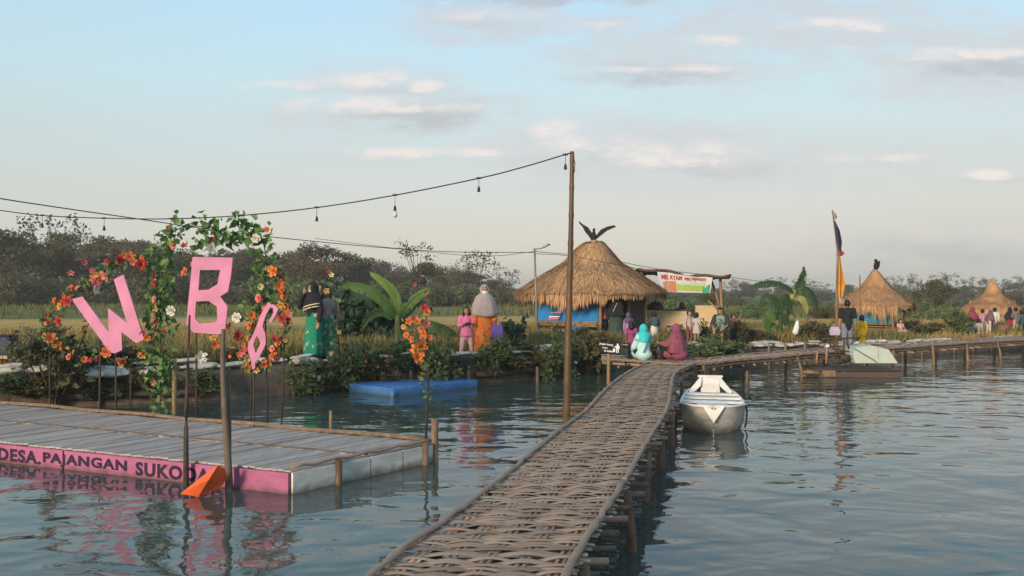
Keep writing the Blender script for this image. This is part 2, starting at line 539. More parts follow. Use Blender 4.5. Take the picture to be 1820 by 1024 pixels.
LM = dict(
    dark=leafmat('leaf_dark', [(.092, .088, .046), (.056, .058, .034), (.120, .112, .055), (.074, .076, .042)]),
    olive=leafmat('leaf_olive', [(.110, .100, .046), (.062, .062, .033), (.140, .122, .056), (.085, .080, .042)]),
    brown=leafmat('leaf_brown', [(.130, .100, .056), (.076, .066, .040), (.160, .125, .070), (.098, .084, .050)]),
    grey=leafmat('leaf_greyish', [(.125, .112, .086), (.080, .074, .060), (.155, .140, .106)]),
    hazy=leafmat('leaf_hazy', [(.125, .130, .095), (.090, .098, .075), (.150, .150, .110)]),  # haze of distance put into the leaf colour of the far tree line
    bush=leafmat('leaf_bush', [(.125, .175, .070), (.072, .102, .050), (.205, .24, .098), (.095, .138, .064)], trans=.28),
    bluegreen=leafmat('leaf_bluegreen', [(.042, .085, .055), (.024, .052, .036), (.068, .115, .072)]),
    vine=leafmat('leaf_vine', [(.10, .19, .055), (.055, .12, .04), (.19, .28, .08), (.075, .15, .075)]),
    banana=mat('banana_leaf', (.085, .165, .035), (.05, .105, .028), 3, .45, .004, 30, (1, 6, 1), trans=.22),
    bananayoung=mat('young_banana_leaf', (.20, .29, .065), (.13, .21, .05), 3, .45, .004, 30, (1, 6, 1), trans=.25),  # paler yellow-green of the new leaves
    bananadark=mat('dark_banana_leaf', (.040, .080, .024), (.024, .052, .018), 3, .5, .004, 30, (1, 6, 1), trans=.15),
    stem=mat('banana_stem', (.30, .30, .085), (.20, .17, .06), 3, .6, .004, 14, (3, 3, .6)),
    bark=mat('bark', (.085, .066, .050), (.045, .036, .028), 5, .9, .02, 12),
    palebark=mat('pale_bark', (.20, .17, .13), (.12, .10, .08), 5, .9, .02, 12),
)
FM = {k: mat('petal_' + k, c, tuple(x * .75 for x in c), 14, .6, trans=.15, objvar=.12) for k, c in dict(
    orange=(.74, .215, .06), red=(.50, .055, .055), salmon=(.76, .26, .19), yellow=(.72, .42, .12), white=(.80, .76, .66), pink=(.72, .13, .22), lime=(.66, .74, .28)).items()}

# ------------------------------------------------------------------ setting: water, banks, field
water = MB().add([(-500, -300, 0), (500, -300, 0), (500, 420, 0), (-500, 420, 0)], [(0, 1, 2, 3)]).build('water', M['water'])
tag(water, kind='structure')

BANKPX = [(-260, 745), (-90, 737), (0, 730), (130, 724), (300, 716), (420, 707), (500, 702), (555, 698), (620, 692), (700, 688), (780, 686), (850, 683), (930, 676), (1000, 668), (1090, 657), (1170, 651), (1250, 647),
          (1350, 644), (1450, 640), (1600, 633), (1720, 627), (1820, 622), (2050, 613), (2500, 600)]
bank_pts = [G(u, v, 0) for u, v in BANKPX]
bank_pts = [Vector((-420, 12, 0)), Vector((-60, 15.5, 0)), Vector((-25, 16, 0))] + bank_pts
bank_pts += [bank_pts[-1] + Vector((40, 18, 0)), bank_pts[-1] + Vector((420, 60, 0))]
BX = [p.x for p in bank_pts]; BY = [p.y for p in bank_pts]
def bank_y(x): return float(np.interp(x, BX, BY))

xs = np.concatenate([np.linspace(-420, -26, 16), np.arange(-24, 45, .35), np.linspace(46, 420, 16)])
def strip(offs, zf, wob=0.0):
    V, Fc = [], []
    for j, o in enumerate(offs):
        for i, x in enumerate(xs):
            by = bank_y(x)
            y = by + o
            nz = mnoise.noise(Vector((x * .8, y * .8, 3.1))) if wob else 0
            V.append((x, y + (wob * 1.6 * nz if o < 2 else 0), zf(j, o, x) + wob * mnoise.noise(Vector((x * 1.7, y * 1.7, 0)))))
    n = len(xs)
    for j in range(len(offs) - 1):
        for i in range(n - 1):
            Fc.append((j * n + i, j * n + i + 1, (j + 1) * n + i + 1, (j + 1) * n + i))
    return MB().add(V, Fc)
def bank_z(j, o, x):
    return [-.5, -.05, .25 * LZ(x) / .6, LZ(x) * .82, LZ(x) - .03, LZ(x), LZ(x) - .01][j]
bank = strip([-.05, 0, .06, .16, .4, .9, 1.5], bank_z, .05).build('bank', M['mud'], smooth=True)
tag(bank, kind='structure')

def field_material():
    m = bpy.data.materials.new('field_soil_and_stubble')
    m.use_nodes = True
    nt = m.node_tree
    N, L = nt.nodes, nt.links
    p = N['Principled BSDF']; p.inputs['Roughness'].default_value = .95; p.inputs['Specular IOR Level'].default_value = .1
    tc = N.new('ShaderNodeTexCoord')
    sep = N.new('ShaderNodeSeparateXYZ'); L.new(tc.outputs['Object'], sep.inputs[0])
    nz = N.new('ShaderNodeTexNoise'); nz.inputs['Scale'].default_value = .09; nz.inputs['Detail'].default_value = 4
    L.new(tc.outputs['Object'], nz.inputs['Vector'])
    ad = N.new('ShaderNodeMath'); ad.operation = 'MULTIPLY_ADD'; ad.inputs[1].default_value = 9; L.new(nz.outputs['Fac'], ad.inputs[0])
    sk = N.new('ShaderNodeMath'); sk.operation = 'MULTIPLY_ADD'; sk.inputs[1].default_value = -.28
    L.new(sep.outputs[0], sk.inputs[0]); L.new(sep.outputs[1], sk.inputs[2])
    L.new(sk.outputs[0], ad.inputs[2])
    mr = N.new('ShaderNodeMapRange'); mr.inputs[1].default_value = 20; mr.inputs[2].default_value = 140
    L.new(ad.outputs[0], mr.inputs[0])
    rp = N.new('ShaderNodeValToRGB'); rp.color_ramp.interpolation = 'LINEAR'
    stops = [(0, (.24, .165, .065)), (.08, (.28, .19, .075)), (.14, (.14, .135, .045)), (.20, (.16, .15, .05)), (.235, (.47, .285, .085)), (.29, (.50, .31, .095)),
             (.32, (.46, .285, .09)), (.345, (.135, .14, .05)), (.5, (.115, .125, .045)), (.54, (.20, .17, .065)), (.57, (.115, .125, .05)), (1, (.10, .115, .055))]
    els = rp.color_ramp.elements
    while len(els) < len(stops): els.new(.5)
    for e, (q, c) in zip(els, stops): e.position = q; e.color = (*c, 1)
    L.new(mr.outputs[0], rp.inputs[0])
    n2 = N.new('ShaderNodeTexNoise'); n2.inputs['Scale'].default_value = 1.6; n2.inputs['Detail'].default_value = 8
    mp = N.new('ShaderNodeMapping'); mp.inputs['Scale'].default_value = (.5, 1, 1)
    L.new(tc.outputs['Object'], mp.inputs[0]); L.new(mp.outputs[0], n2.inputs['Vector'])
    hs = N.new('ShaderNodeHueSaturation')
    m2 = N.new('ShaderNodeMapRange'); m2.inputs[1].default_value = .3; m2.inputs[2].default_value = .7; m2.inputs[3].default_value = .6; m2.inputs[4].default_value = 1.3
    L.new(n2.outputs['Fac'], m2.inputs[0]); L.new(m2.outputs[0], hs.inputs['Value']); L.new(rp.outputs[0], hs.inputs['Color'])
    L.new(hs.outputs[0], p.inputs['Base Color'])
    return m, stops
M['field'], FIELD_STOPS = field_material()
offs = [1.5, 2.2, 3, 4, 5.5, 7, 9, 12, 16, 21, 27, 35, 45, 60, 80, 110, 150, 220, 350, 700, 1800]
field = strip(offs, lambda j, o, x: LZ(x) - .01 - (0 if j else 0), .04).build('field', M['field'], smooth=True)
tag(field, kind='structure')

# dry grass and low crops standing in the field: nobody could count the blades
def blades(n, y0, y1, h, w, xr, clump, name, m, dens=None):
    mb = MB()
    k = 0
    V, Fc = [], []
    while k < n:
        y = y0 + (y1 - y0) * rnd.random() ** 1.4
        x = (rnd.random() * 2 - 1) * xr * y + xr * .05 * y
        by = bank_y(x)
        yy = by + (y - y0) + 1.6
        if dens and not dens(x, yy): k += .05; continue
        for _ in range(clump):
            cx, cy = x + rnd.gauss(0, .10), yy + rnd.gauss(0, .10)
            hh = h * rnd.uniform(.45, 1.2); a = rnd.uniform(0, 6.28); ww = w * rnd.uniform(.6, 1.3)
            lx, ly = rnd.gauss(0, .25) * hh, rnd.gauss(0, .25) * hh
            z = LZ(cx) - .06
            i = len(V)
            V += [(cx - ww * math.cos(a), cy - ww * math.sin(a), z), (cx + ww * math.cos(a), cy + ww * math.sin(a), z),
                  (cx + lx * .4 + ww * .7 * math.cos(a), cy + ly * .4 + ww * .7 * math.sin(a), z + hh * .6), (cx + lx * .4 - ww * .7 * math.cos(a), cy + ly * .4 - ww * .7 * math.sin(a), z + hh * .6), (cx + lx, cy + ly, z + hh)]
            Fc += [(i, i + 1, i + 2, i + 3), (i + 3, i + 2, i + 4)]
        k += 1
    mb.v, mb.f = V, Fc
    o = mb.build(name, m)
    return tag(o, kind='stuff')
gm1 = mat('dry_grass', (.36, .245, .09), (.22, .16, .065), .5, .9, island=[(.38, .255, .095), (.24, .175, .065), (.46, .32, .13), (.15, .14, .05)], trans=.2)
gm2 = mat('green_grass', (.14, .155, .048), (.09, .11, .036), .5, .9, island=[(.13, .155, .048), (.09, .11, .036), (.19, .185, .062), (.24, .19, .07)], trans=.2)
g1 = blades(7000, 19, 31, .46, .012, .66, 6, 'dry_grass', gm1, lambda x, y: mnoise.noise(Vector((x * .25, y * .25, 0))) > -.25)
g2 = blades(4200, 19, 36, .34, .013, .66, 6, 'green_grass', gm2, lambda x, y: mnoise.noise(Vector((x * .3, y * .3, 9))) > (.22 if x < 0 else -.05))
g3 = blades(6500, 40, 105, .5, .03, .62, 5, 'crop_rows', gm2, lambda x, y: mnoise.noise(Vector((x * .05, y * .16, 4))) > .0 and not 42 < y - .28 * x + 4.5 < 62)
g4 = blades(5200, 43, 61, .30, .03, .62, 4, 'stubble', gm1)
tag(g4, 'ochre stubble of the harvested strip across the field', 'stubble')
tag(g1, 'tall dry yellow grass standing in the field behind the bank', 'grass')
tag(g2, 'short green grass patches among the dry grass of the field', 'grass')
tag(g3, 'low green crop growing in bands across the far field', 'crop')

# ------------------------------------------------------------------ trees
def crown_mesh(kind, seed):
    global nrg
    nrg = np.random.default_rng(seed)
    r = random.Random(seed)
    mb, tk = MB(), MB()
    top = 1.0
    if kind == 'broad':       # dense broad crown of unit height, widest at two thirds
        cs = []
        for i in range(26):
            a = r.uniform(0, 6.28); q = r.random() ** .6 * .42
            z = r.uniform(.26, .93)
            q *= math.sqrt(max(.08, 1 - ((z - .52) / .46) ** 2))
            cs.append(((q * math.cos(a), q * math.sin(a), z), r.uniform(.07, .15)))
        for c, rad in cs:
            leaves(mb, blob(c, (rad * 1.25, rad * 1.25, rad * .8), int(150 * (rad / .11) ** 1.6)), .038, .55, .1)
        nb, th = 9, .022
    elif kind == 'umbrella':  # flat-topped spreading crown with gaps
        cs = []
        for i in range(30):
            a = r.uniform(0, 6.28); q = r.random() ** .55 * .62
            z = .86 - .22 * (q / .62) ** 2 + r.uniform(-.14, .05)
            cs.append(((q * math.cos(a), q * math.sin(a), z), r.uniform(.07, .13)))
        for c, rad in cs:
            leaves(mb, blob(c, (rad * 1.5, rad * 1.5, rad * .5), int(120 * (rad / .1) ** 1.6)), .034, .5, .05)
        nb, th = 12, .026
    elif kind == 'feathery':  # plumes rising from the ground, like bamboo or tall brush
        cs = []
        for i in range(30):
            a = r.uniform(0, 6.28); q = r.random() ** .6 * .30
            z = r.uniform(.12, .92) * (1 - .35 * q / .3)
            cs.append(((q * math.cos(a) * (1 + .5 * z), q * math.sin(a) * (1 + .5 * z), z), r.uniform(.06, .11)))
        for c, rad in cs:
            leaves(mb, blob(c, (rad, rad, rad * 1.5), int(105 * (rad / .09) ** 1.6)), .045, .28, .35)
        nb, th = 14, .010
    elif kind == 'bare':      # thin tree with few leaves, sky showing through
        cs = []
        for i in range(22):
            a = r.uniform(0, 6.28); q = r.random() ** .6 * .30
            z = r.uniform(.40, 1.0)
            cs.append(((q * math.cos(a), q * math.sin(a), z), r.uniform(.04, .09)))
        for c, rad in cs:
            leaves(mb, blob(c, (rad * 1.3, rad * 1.3, rad), int(26 * (rad / .07) ** 1.6)), .036, .6, .1)
        nb, th = 18, .012
    else:                     # low thicket
        cs = []
        for i in range(22):
            a = r.uniform(0, 6.28); q = r.random() ** .55 * .85
            z = r.uniform(.1, .8) * math.sqrt(max(.1, 1 - (q / .95) ** 2))
            cs.append(((q * math.cos(a), q * math.sin(a), z), r.uniform(.14, .25)))
        for c, rad in cs:
            leaves(mb, blob(c, (rad * 1.2, rad * 1.2, rad), int(120 * (rad / .2) ** 1.5)), .085, .5, .25)
        nb, th = 8, .018
    lean = Vector((r.uniform(-.04, .04), r.uniform(-.04, .04), 0))
    h0 = .34 if kind in ('broad', 'umbrella', 'bare') else .12
    tk.tube([(0, 0, -.03), lean * .5 + Vector((0, 0, h0 * .5)), lean + Vector((0, 0, h0))], [th, th * .8, th * .62], 7)
    for c, rad in r.sample(cs, min(nb, len(cs))):
        a = lean + Vector((0, 0, h0 * r.uniform(.6, 1)))
        b = Vector(c)
        mid = a.lerp(b, .5) + Vector((r.uniform(-.03, .03), r.uniform(-.03, .03), .03))
        tk.tube([a, mid, b], [th * .5, th * .33, th * .14], 5)
    return mb.mesh(kind + '_crown'), tk.mesh(kind + '_trunk')

TREES = {}
def proto(kind, i, lm, bm='bark'):
    k = (kind, i, lm)
    if k not in TREES:
        c, t = crown_mesh(kind, 100 + 17 * i + len(kind))
        c.materials.append(LM[lm]); t.materials.append(LM[bm])
        TREES[k] = (c, t)
    return TREES[k]
def tree(kind, i, lm, u, Y, vtop, wide, name, label, group, bm='bark', vbase=None):
    x = (u - CX) * Y / F
    z = LZ(x) - .1
    h = CAMZ - (vtop - CY) * Y / F - z
    c, t = proto(kind, i, lm, bm)
    o = thing(name, label, 'tree' if 'bush' not in name and 'thicket' not in name else 'bush', (x, Y, z), rnd.uniform(0, 6.28), group)
    w = h * wide
    o.scale = (w, w, h)
    obj('crown', c, None, o)
    obj('trunk', t, None, o)
    return o

LW = 'trees of the dark wood at the far left of the field'
def left_wood():
    # the ones that stand out of the wood, left to right
    T = [('broad', 0, 'dark', 8, 92, 408, 1.3, 'dark rounded tree at the far left end of the wood'),
         ('feathery', 0, 'olive', 42, 96, 389, 1.0, 'olive plume topped tree, first tall crest from the left end'),
         ('bare', 0, 'grey', 92, 104, 385, 1.2, 'thin twiggy tree rising behind the left letter, sky showing through'),
         ('umbrella', 0, 'olive', 150, 98, 399, 1.15, 'flat topped spreading olive tree behind the left letter'),
         ('umbrella', 1, 'brown', 222, 94, 403, 1.0, 'flat topped brown tree between the first two pink letters'),
         ('broad', 1, 'brown', 262, 100, 428, 1.1, 'brown bushy tree just left of the tall leafy arch'),
         ('broad', 2, 'dark', 320, 94, 436, 1.3, 'dark tree seen through the tall leafy arch'),
         ('feathery', 1, 'olive', 392, 98, 430, 1.3, 'olive feathery tree behind the top right of the leafy arch'),
         ('feathery', 2, 'brown', 506, 96, 428, 1.0, 'brown plumed tree, first to the right of the leafy arch'),
         ('broad', 3, 'brown', 560, 93, 434, 1.2, 'broad brown tree behind the couple in green skirts'),
         ('umbrella', 2, 'olive', 612, 97, 438, .8, 'small flat topped olive tree above the couple in green skirts'),
         ('bare', 1, 'grey', 655, 100, 452, 1.4, 'twiggy grey tree above the large banana leaves'),
         ('feathery', 0, 'grey', 700, 96, 448, 1.1, 'grey plumed tree just right of the large banana plant'),
         ('bare', 2, 'olive', 742, 98, 431, 1.1, 'tall thin leafed tree, highest between banana and woman in orange'),
         ('feathery', 1, 'grey', 800, 97, 446, 1.1, 'grey feathery tree left of the woman in orange'),
         ('bare', 0, 'brown', 846, 96, 447, 1.3, 'sparse brown tree above the woman in orange'),
         ('bare', 1, 'grey', 900, 99, 474, 1.2, 'low sparse tree beside the big hut roof')]
    for k, i, lm, u, Y, vt, w, lab in T:
        tree(k, i, lm, u, Y, vt, w, 'field_tree', lab, LW)
    # the closed mass of the wood between them
    for n in range(38):
        u = -120 + n * 27.5 + rnd.uniform(-8, 8)
        vt = np.interp(u, [-120, 0, 200, 320, 520, 640, 760, 900], [400, 420, 425, 445, 450, 468, 470, 492]) + rnd.uniform(-8, 14)
        lm = rnd.choice(['dark', 'dark', 'olive', 'brown'] if u < 320 else ['olive', 'brown', 'dark', 'grey'])
        tree(rnd.choice(['broad', 'feathery', 'broad']), rnd.randrange(3), lm, u, rnd.uniform(98, 112), vt, rnd.uniform(1.1, 1.6), 'wood_tree', 'leafy tree standing shoulder to shoulder in the far left wood', 'trees filling the far left wood')
    for n in range(44):
        u = -140 + n * 25 + rnd.uniform(-10, 10)
        vt = np.interp(u, [-140, 300, 640, 950], [478, 482, 492, 508]) + rnd.uniform(-10, 12)
        tree('thicket', rnd.randrange(3), rnd.choice(['dark', 'dark', 'bush', 'olive']), u, rnd.uniform(86, 95), vt, rnd.uniform(.85, 1.2), 'thicket_bush', 'dark bush along the foot of the far left wood', 'bushes along the foot of the left wood')
left_wood()
def right_wood():
    for n in range(30):
        u = 900 + n * 34 + rnd.uniform(-12, 12)
        vt = np.interp(u, [900, 1190, 1300, 1400, 1500, 1640, 1960], [505, 524, 528, 518, 520, 520, 515]) + rnd.uniform(-7, 8)
        tree('thicket', rnd.randrange(3), rnd.choice(['bush', 'dark', 'olive', 'bush']), u, rnd.uniform(92, 104), vt, rnd.uniform(1.0, 1.5), 'hedge_bush', 'green bush in the distant hedge behind the huts', 'bushes of the distant hedge behind the huts')
    for n in range(26):
        u = 880 + n * 42 + rnd.uniform(-14, 14)
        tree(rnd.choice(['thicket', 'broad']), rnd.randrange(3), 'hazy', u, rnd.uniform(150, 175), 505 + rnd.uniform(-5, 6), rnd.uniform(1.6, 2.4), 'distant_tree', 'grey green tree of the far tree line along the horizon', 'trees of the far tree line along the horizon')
    for n in range(8):
        u = 1300 + n * 22 + rnd.uniform(-6, 6)
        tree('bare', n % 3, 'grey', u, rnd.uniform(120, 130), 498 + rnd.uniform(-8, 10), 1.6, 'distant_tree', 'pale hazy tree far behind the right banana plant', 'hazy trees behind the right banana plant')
    for n in range(14):
        u = 1590 + n * 21 + rnd.uniform(-7, 7)
        tree('bare', n % 3, rnd.choice(['grey', 'olive', 'dark']), u, rnd.uniform(84, 96), 490 + rnd.uniform(-6, 14), .9, 'slender_tree', 'slender bare trunked tree in the row behind the right hut', 'slender trees in a row behind the right hut', 'palebark')
    tree('broad', 1, 'dark', 1664, 62, 496, 1.25, 'field_tree', 'dark round tree between the two right huts', None)
    tree('thicket', 1, 'bush', 1630, 60, 522, 1.3, 'field_bush', 'green bush beside the dark round tree right of the middle hut', None)
    tree('thicket', 2, 'bush', 1345, 58, 528, 1.2, 'field_bush', 'green bush behind the small banana plant', None)
    tree('thicket', 0, 'bush', 1222, 60, 519, 1.2, 'field_bush', 'spiky green bush seen under the food stall banner', None)
    tree('broad', 2, 'dark', 1268, 62, 517, 1.2, 'field_tree', 'dark leafy tree under the right end of the stall banner', None)
    tree('thicket', 0, 'olive', 1475, 60, 532, 1.2, 'field_bush', 'olive bush between right banana plant and flag pole', None)
right_wood()

# ------------------------------------------------------------------ woven bamboo walkways
DECK = .54
SC_ = (CAMZ - DECK) / 1.55                 # traced offsets are for a deck 1.55 below the lens
def walkway(label, left, right, pitch, nseg, post_ids, name='bamboo_walkway', pm='posttan', post_step=2.1):
    """left / right: matching edge lines on deck level"""
    root = thing(name, label, 'walkway', (left[0][0], left[0][1], 0))
    O = Vector((left[0][0], left[0][1], 0))
    Ls, Rs = spline(left, 10), spline(right, 10)
    mid = [(a + b) / 2 for a, b in zip(Ls, Rs)]
    s = [0.0]
    for a, b in zip(mid, mid[1:]): s.append(s[-1] + (b - a).length)
    tot = s[-1]
    LX = np.array([tuple(p) for p in Ls]); RX = np.array([tuple(p) for p in Rs])
    def at(q, t):
        q = min(max(q, 0), tot)
        l = np.array([np.interp(q, s, LX[:, k]) for k in range(3)]); r = np.array([np.interp(q, s, RX[:, k]) for k in range(3)])
        return l, r
    WS = .29 if pitch > .05 and nseg > 20 else .205
    mb = MB()
    rr = random.Random(len(label))
    n = int(tot / pitch)
    hs = lambda x: .02 * mnoise.noise(Vector((x * .5, 0, 0)))
    grp, left_in = 0, 2
    for i in range(n):
        q = (i + .5) * pitch
        j0, j1 = rr.gauss(0, pitch * .30), rr.gauss(0, pitch * .30)
        w = pitch * rr.uniform(1.05, 1.6); ph = math.pi * (grp % 2) + rr.gauss(0, .25); amp = .010 * rr.uniform(.6, 1.4)
        left_in -= 1
        if left_in <= 0: grp += 1; left_in = rr.choice((1, 2, 2, 3))
        sag = hs(q) + rr.gauss(0, .003); e0, e1 = -.04 * rr.random(), 1 + .085 * rr.random() ** 2
        bow = rr.gauss(0, pitch * .25)
        l0, r0 = at(q + j0, 0)[0], at(q + j1, 1)[1]
        ax = r0 - l0
        d = np.array([-ax[1], ax[0], 0.0]); d /= np.linalg.norm(d) + 1e-9
        rings = []
        for k in range(nseg + 1):
            t = e0 + (e1 - e0) * k / nseg
            c = l0 + ax * t
            wv = math.sin(math.pi * t / WS + ph)
            pin = (1 if left_in % 2 else -1) * pitch * .30 * math.sin(math.pi * t / WS + ph)
            c = c + d * (pin + bow * math.sin(math.pi * t))
            z = c[2] + amp * wv + sag
            p = Vector((c[0], c[1], z)) - O
            dv = Vector(d) * (w / 2)
            rings.append([p - dv, p + Vector((0, 0, .0035)), p + dv, p - Vector((0, 0, .004))])
        mb.loft(rings, True)
    # the stakes they are woven over
    for wz in np.arange(WS / 2, 1, WS):
        for off in (-.022, .018):
            pts = []
            for q in np.arange(0, tot, .35):
                l, r = at(q, 0)
                c = l + (r - l) * (wz + off) + np.array([0, 0, hs(q) - .001])
                pts.append(Vector(c) - O)
            mb.tube(pts, .012, 5, squash=.35)
    mb.build('woven_deck', M['weave'], root)
    # the long poles tied along both edges
    for side, X in ((0, LX), (1, RX)):
        q = 0.0
        while q < tot - .3:
            L = rr.uniform(2.6, 4.2)
            pts, rad = [], []
            k = 0
            a = q
            while a < min(q + L, tot):
                l, r = at(a, 0)
                c = (l, r)[side] + np.array([rr.gauss(0, .006), 0, .028 + hs(a) + rr.gauss(0, .004)])
                pts.append(Vector(c) - O)
                rad.append(.026 + (.007 if k % 4 == 0 else 0) + rr.uniform(-.004, .004))
                a += .16; k += 1
            if len(pts) > 3: MB().tube(pts, rad, 8, squash=.5).build('edge_pole', M['deckpole'], root, True)
            q += L - .12
    # bearers, cross beams and posts
    for t in (.12, .5, .88):
        pts = []
        for q in np.arange(0, tot, .5):
            l, r = at(q, 0)
            pts.append(Vector(l + (r - l) * t + np.array([0, 0, -.075 + hs(q)])) - O)
        MB().tube(pts, .036, 7).build('bearer', M['deckpole'], root, True)
    q = .5
    while q < tot:
        l, r = at(q, 0)
        ax = (r - l)
        a = l - ax * rr.uniform(.05, .10); b = r + ax * rr.uniform(.06, .16)
        dz = np.array([0, 0, -.135 + hs(q)])
        MB().tube([Vector(a + dz) - O, Vector(b + dz) - O], rr.uniform(.018, .03), 7).build('cross_beam', M[rr.choice(['deckpole', 'oldpost', 'oldpost'])], root, True)
        q += rr.uniform(.28, .5)
    q = .75
    while q < tot:
        l, r = at(q, 0)
        ax = r - l
        for t in (-.035, 1.045):
            c = Vector(l + ax * t) - O
            top = rr.choice([-.02, -.03, .02]) + hs(q)
            lean = Vector((rr.gauss(0, .02), rr.gauss(0, .02), 0))
            MB().tube([Vector((c.x, c.y, -1.0)) + lean * 2, Vector((c.x, c.y, .2)) + lean, Vector((c.x, c.y, DECK + top))], [.043, .041, .038], 8).build('post', M[pm], root, True)
        q += post_step * rr.uniform(.85, 1.15)
    return root, at, tot
EL = [(-.95, -1.0), (-1.05, 1.0), (-1.05, 3.2), (-.731, 4.91), (-.19, 6.93), (.588, 10.1), (1.018, 11.8), (1.497, 14.1), (2.168, 16.76), (3.06, 19.6)]
ER = [(.05, -1.0), (-.05, 1.0), (-.03, 3.2), (.31, 4.91), (.82, 6.93), (1.62, 10.1), (2.04, 11.8), (2.49, 14.1), (3.06, 16.76), (3.92, 19.0)]
def sc(E, s=SC_, z=DECK): return [Vector((a * s, b * s, z)) for a, b in E]
walkway('long woven bamboo walkway on posts leading from the viewer to the bank', sc(EL), sc(ER), .047, 30, None, 'bamboo_walkway', 'oldpost', 1.9)
CF = [(2.0, 19.75), (2.75, 19.05), (3.6, 18.55), (5.08, 19.84), (6.5, 21.0), (7.75, 22.0), (9.6, 23.3), (11.6, 24.8), (14.0, 26.5), (16.4, 28.0), (23, 32.5)]
CB = [(2.1, 21.0), (3.1, 20.3), (4.1, 20.0), (5.35, 21.2), (6.6, 22.2), (7.5, 22.95), (9.4, 24.4), (11.3, 25.8), (13.6, 27.5), (16.0, 29.1), (22.4, 33.7)]
walkway('bamboo walkway running sideways along the bank past the small raft', sc(CF), sc(CB), .06, 12, None, post_step=1.9)

# ------------------------------------------------------------------ pink sided floating platform at the left
def platform():
    zt = .25
    A, B = G(517, 836, zt), G(768, 786, zt)            # near corner, right corner
    Cn, D = A + Vector((-4.18, 1.84, 0)) * 2.2, B + Vector((-7.72, 3.86, 0)) * 1.19          # left end, out of the picture
    O = Vector((A.x, A.y, 0))
    root = thing('floating_platform', 'floating board platform with pink lettered front and white side', 'platform', O)
    ex = (Cn - A); L = ex.length; ex.normalize()
    er = (B - A); W = er.length; er.normalize()
    zv = Vector((0, 0, 1))
    # boards run across, one mesh
    mb = MB()
    rr = random.Random(3)
    n = 104
    back = (D - B)
    for i in range(n):
        f0, f1 = i / n, (i + rr.uniform(.90, .985)) / n
        for (g0, g1) in ((0.0, .49), (.495, 1.0)):
            def P(f, g):
                a = A.lerp(Cn, f); b = B.lerp(D, f)
                return a.lerp(b, g) - O
            dz = rr.gauss(0, .004)
            q = [P(f0, g0), P(f1, g0), P(f1, g1), P(f0, g1)]
            q = [p + Vector((0, 0, dz + rr.gauss(0, .002))) for p in q]
            mb.loft([[p - Vector((0, 0, .02)) for p in q], q], True)
    mb.build('deck_boards', M['plank'], root)
    nrm = Vector((ex.y, -ex.x, 0)); nrm = nrm if nrm.y < 0 else -nrm
    # front fascia in three lengths
    for f0, f1 in ((0, .335), (.338, .70), (.703, 1.0)):
        a, b = A.lerp(Cn, f0) - O, A.lerp(Cn, f1) - O
        a, b = a + nrm * .03, b + nrm * .03
        MB().beam(a + Vector((0, 0, -.145)), b + Vector((0, 0, -.145)), .035, .24).build('front_board', M['pink'], root)
        if f0 == 0: fb = bpy.data.objects[-1] if False else KIDS(root)[-1]
    # pale strip of wood under the pink boards
    MB().beam(A - O + nrm * .02 + Vector((0, 0, -.285)), Cn - O + nrm * .02 + Vector((0, 0, -.285)), .03, .035).build('lower_rail', M['posttan'], root)
    rn = Vector((er.y, -er.x, 0)); rn = rn if rn.x > 0 else -rn
    for f0, f1 in ((.0, .265), (.30, .505), (.515, .745), (.755, .90), (.935, 1.0)):
        a, b = A.lerp(B, f0) - O + rn * .02, A.lerp(B, f1) - O + rn * .02
        MB().beam(a + Vector((0, 0, -.15)), b + Vector((0, 0, -.15)), .035, .25).build('side_board', M['foam'], root)
    for f, m in ((.282, 'darkpole'), (.918, 'posttan')):
        p = A.lerp(B, f) - O + rn * .05
        MB().tube([p + Vector((0, 0, -.6)), p + Vector((0, 0, .02))], .042, 8).build('side_post', M[m], root, True)
    # bamboo rails on top of the edges
    for a, b, rad in ((D - O, B - O, .022), (D - O + Vector((0, .06, 0)), B - O + Vector((0, .06, 0)), .021), (A - O, B - O + er * .05, .018)):
        pts = [a.lerp(b, k / 14) + Vector((0, 0, .028 + .012 * math.sin(k * 2.1))) for k in range(15)]
        MB().tube(pts, rad, 8).build('edge_rail', M['posttan'] if rad > .021 else M['deckpole'], root, True)
    p = [A.lerp(B, .5), Cn.lerp(D, .5)]
    MB().tube([q - O + Vector((0, 0, .012)) for q in p], .010, 6).build('batten', M['graywood'], root)
    p = B - O + er * .02 + rn * .03
    MB().tube([p + Vector((0, 0, -.8)), p + Vector((0, 0, .30))], .046, 9).build('corner_post', M['posttan'], root, True)
    # dark floats below
    MB().loft([[A - O + Vector((0, 0, -.55)), B - O + Vector((0, 0, -.55)), D - O + Vector((0, 0, -.55)), Cn - O + Vector((0, 0, -.55))],
               [A - O + Vector((0, 0, -.022)), B - O + Vector((0, 0, -.022)), D - O + Vector((0, 0, -.022)), Cn - O + Vector((0, 0, -.022))]]).build('float_body', M['raftwood'], root)
    # lettering painted on the front
    def on_front(u):
        """point of the front line seen at column u"""
        k = (u - CX) / F
        # A + t*ex, x = k*y
        t = (k * A.y - A.x) / (ex.x - k * ex.y)
        return A + ex * t
    def word(txt, u0, u1):
        p0, p1 = on_front(u0), on_front(u1)
        me = text_mesh(txt, .20, 'lettering', .0015, 1.12, 0, .0085)
        xsv = [v.co.x for v in me.vertices]; ysv = [v.co.y for v in me.vertices]
        w = max(xsv) - min(xsv); h = max(ysv) - min(ysv)
        sx = (p1 - p0).length / w
        dirx = (p1 - p0).normalized()
        org = p0 - O + nrm * .0498 + Vector((0, 0, -.228))
        for v in me.vertices:
            x, y, z = (v.co.x - min(xsv)) * sx, (v.co.y - min(ysv)) * .165 / h, v.co.z
            v.co = org + dirx * x + Vector((0, 0, y)) + nrm * z
        obj('lettering', me, M['ink'], fb)
    word('DESA.', 3, 79); word('PAJANGAN', 83, 232); word('SUKODADI', 247, 412)
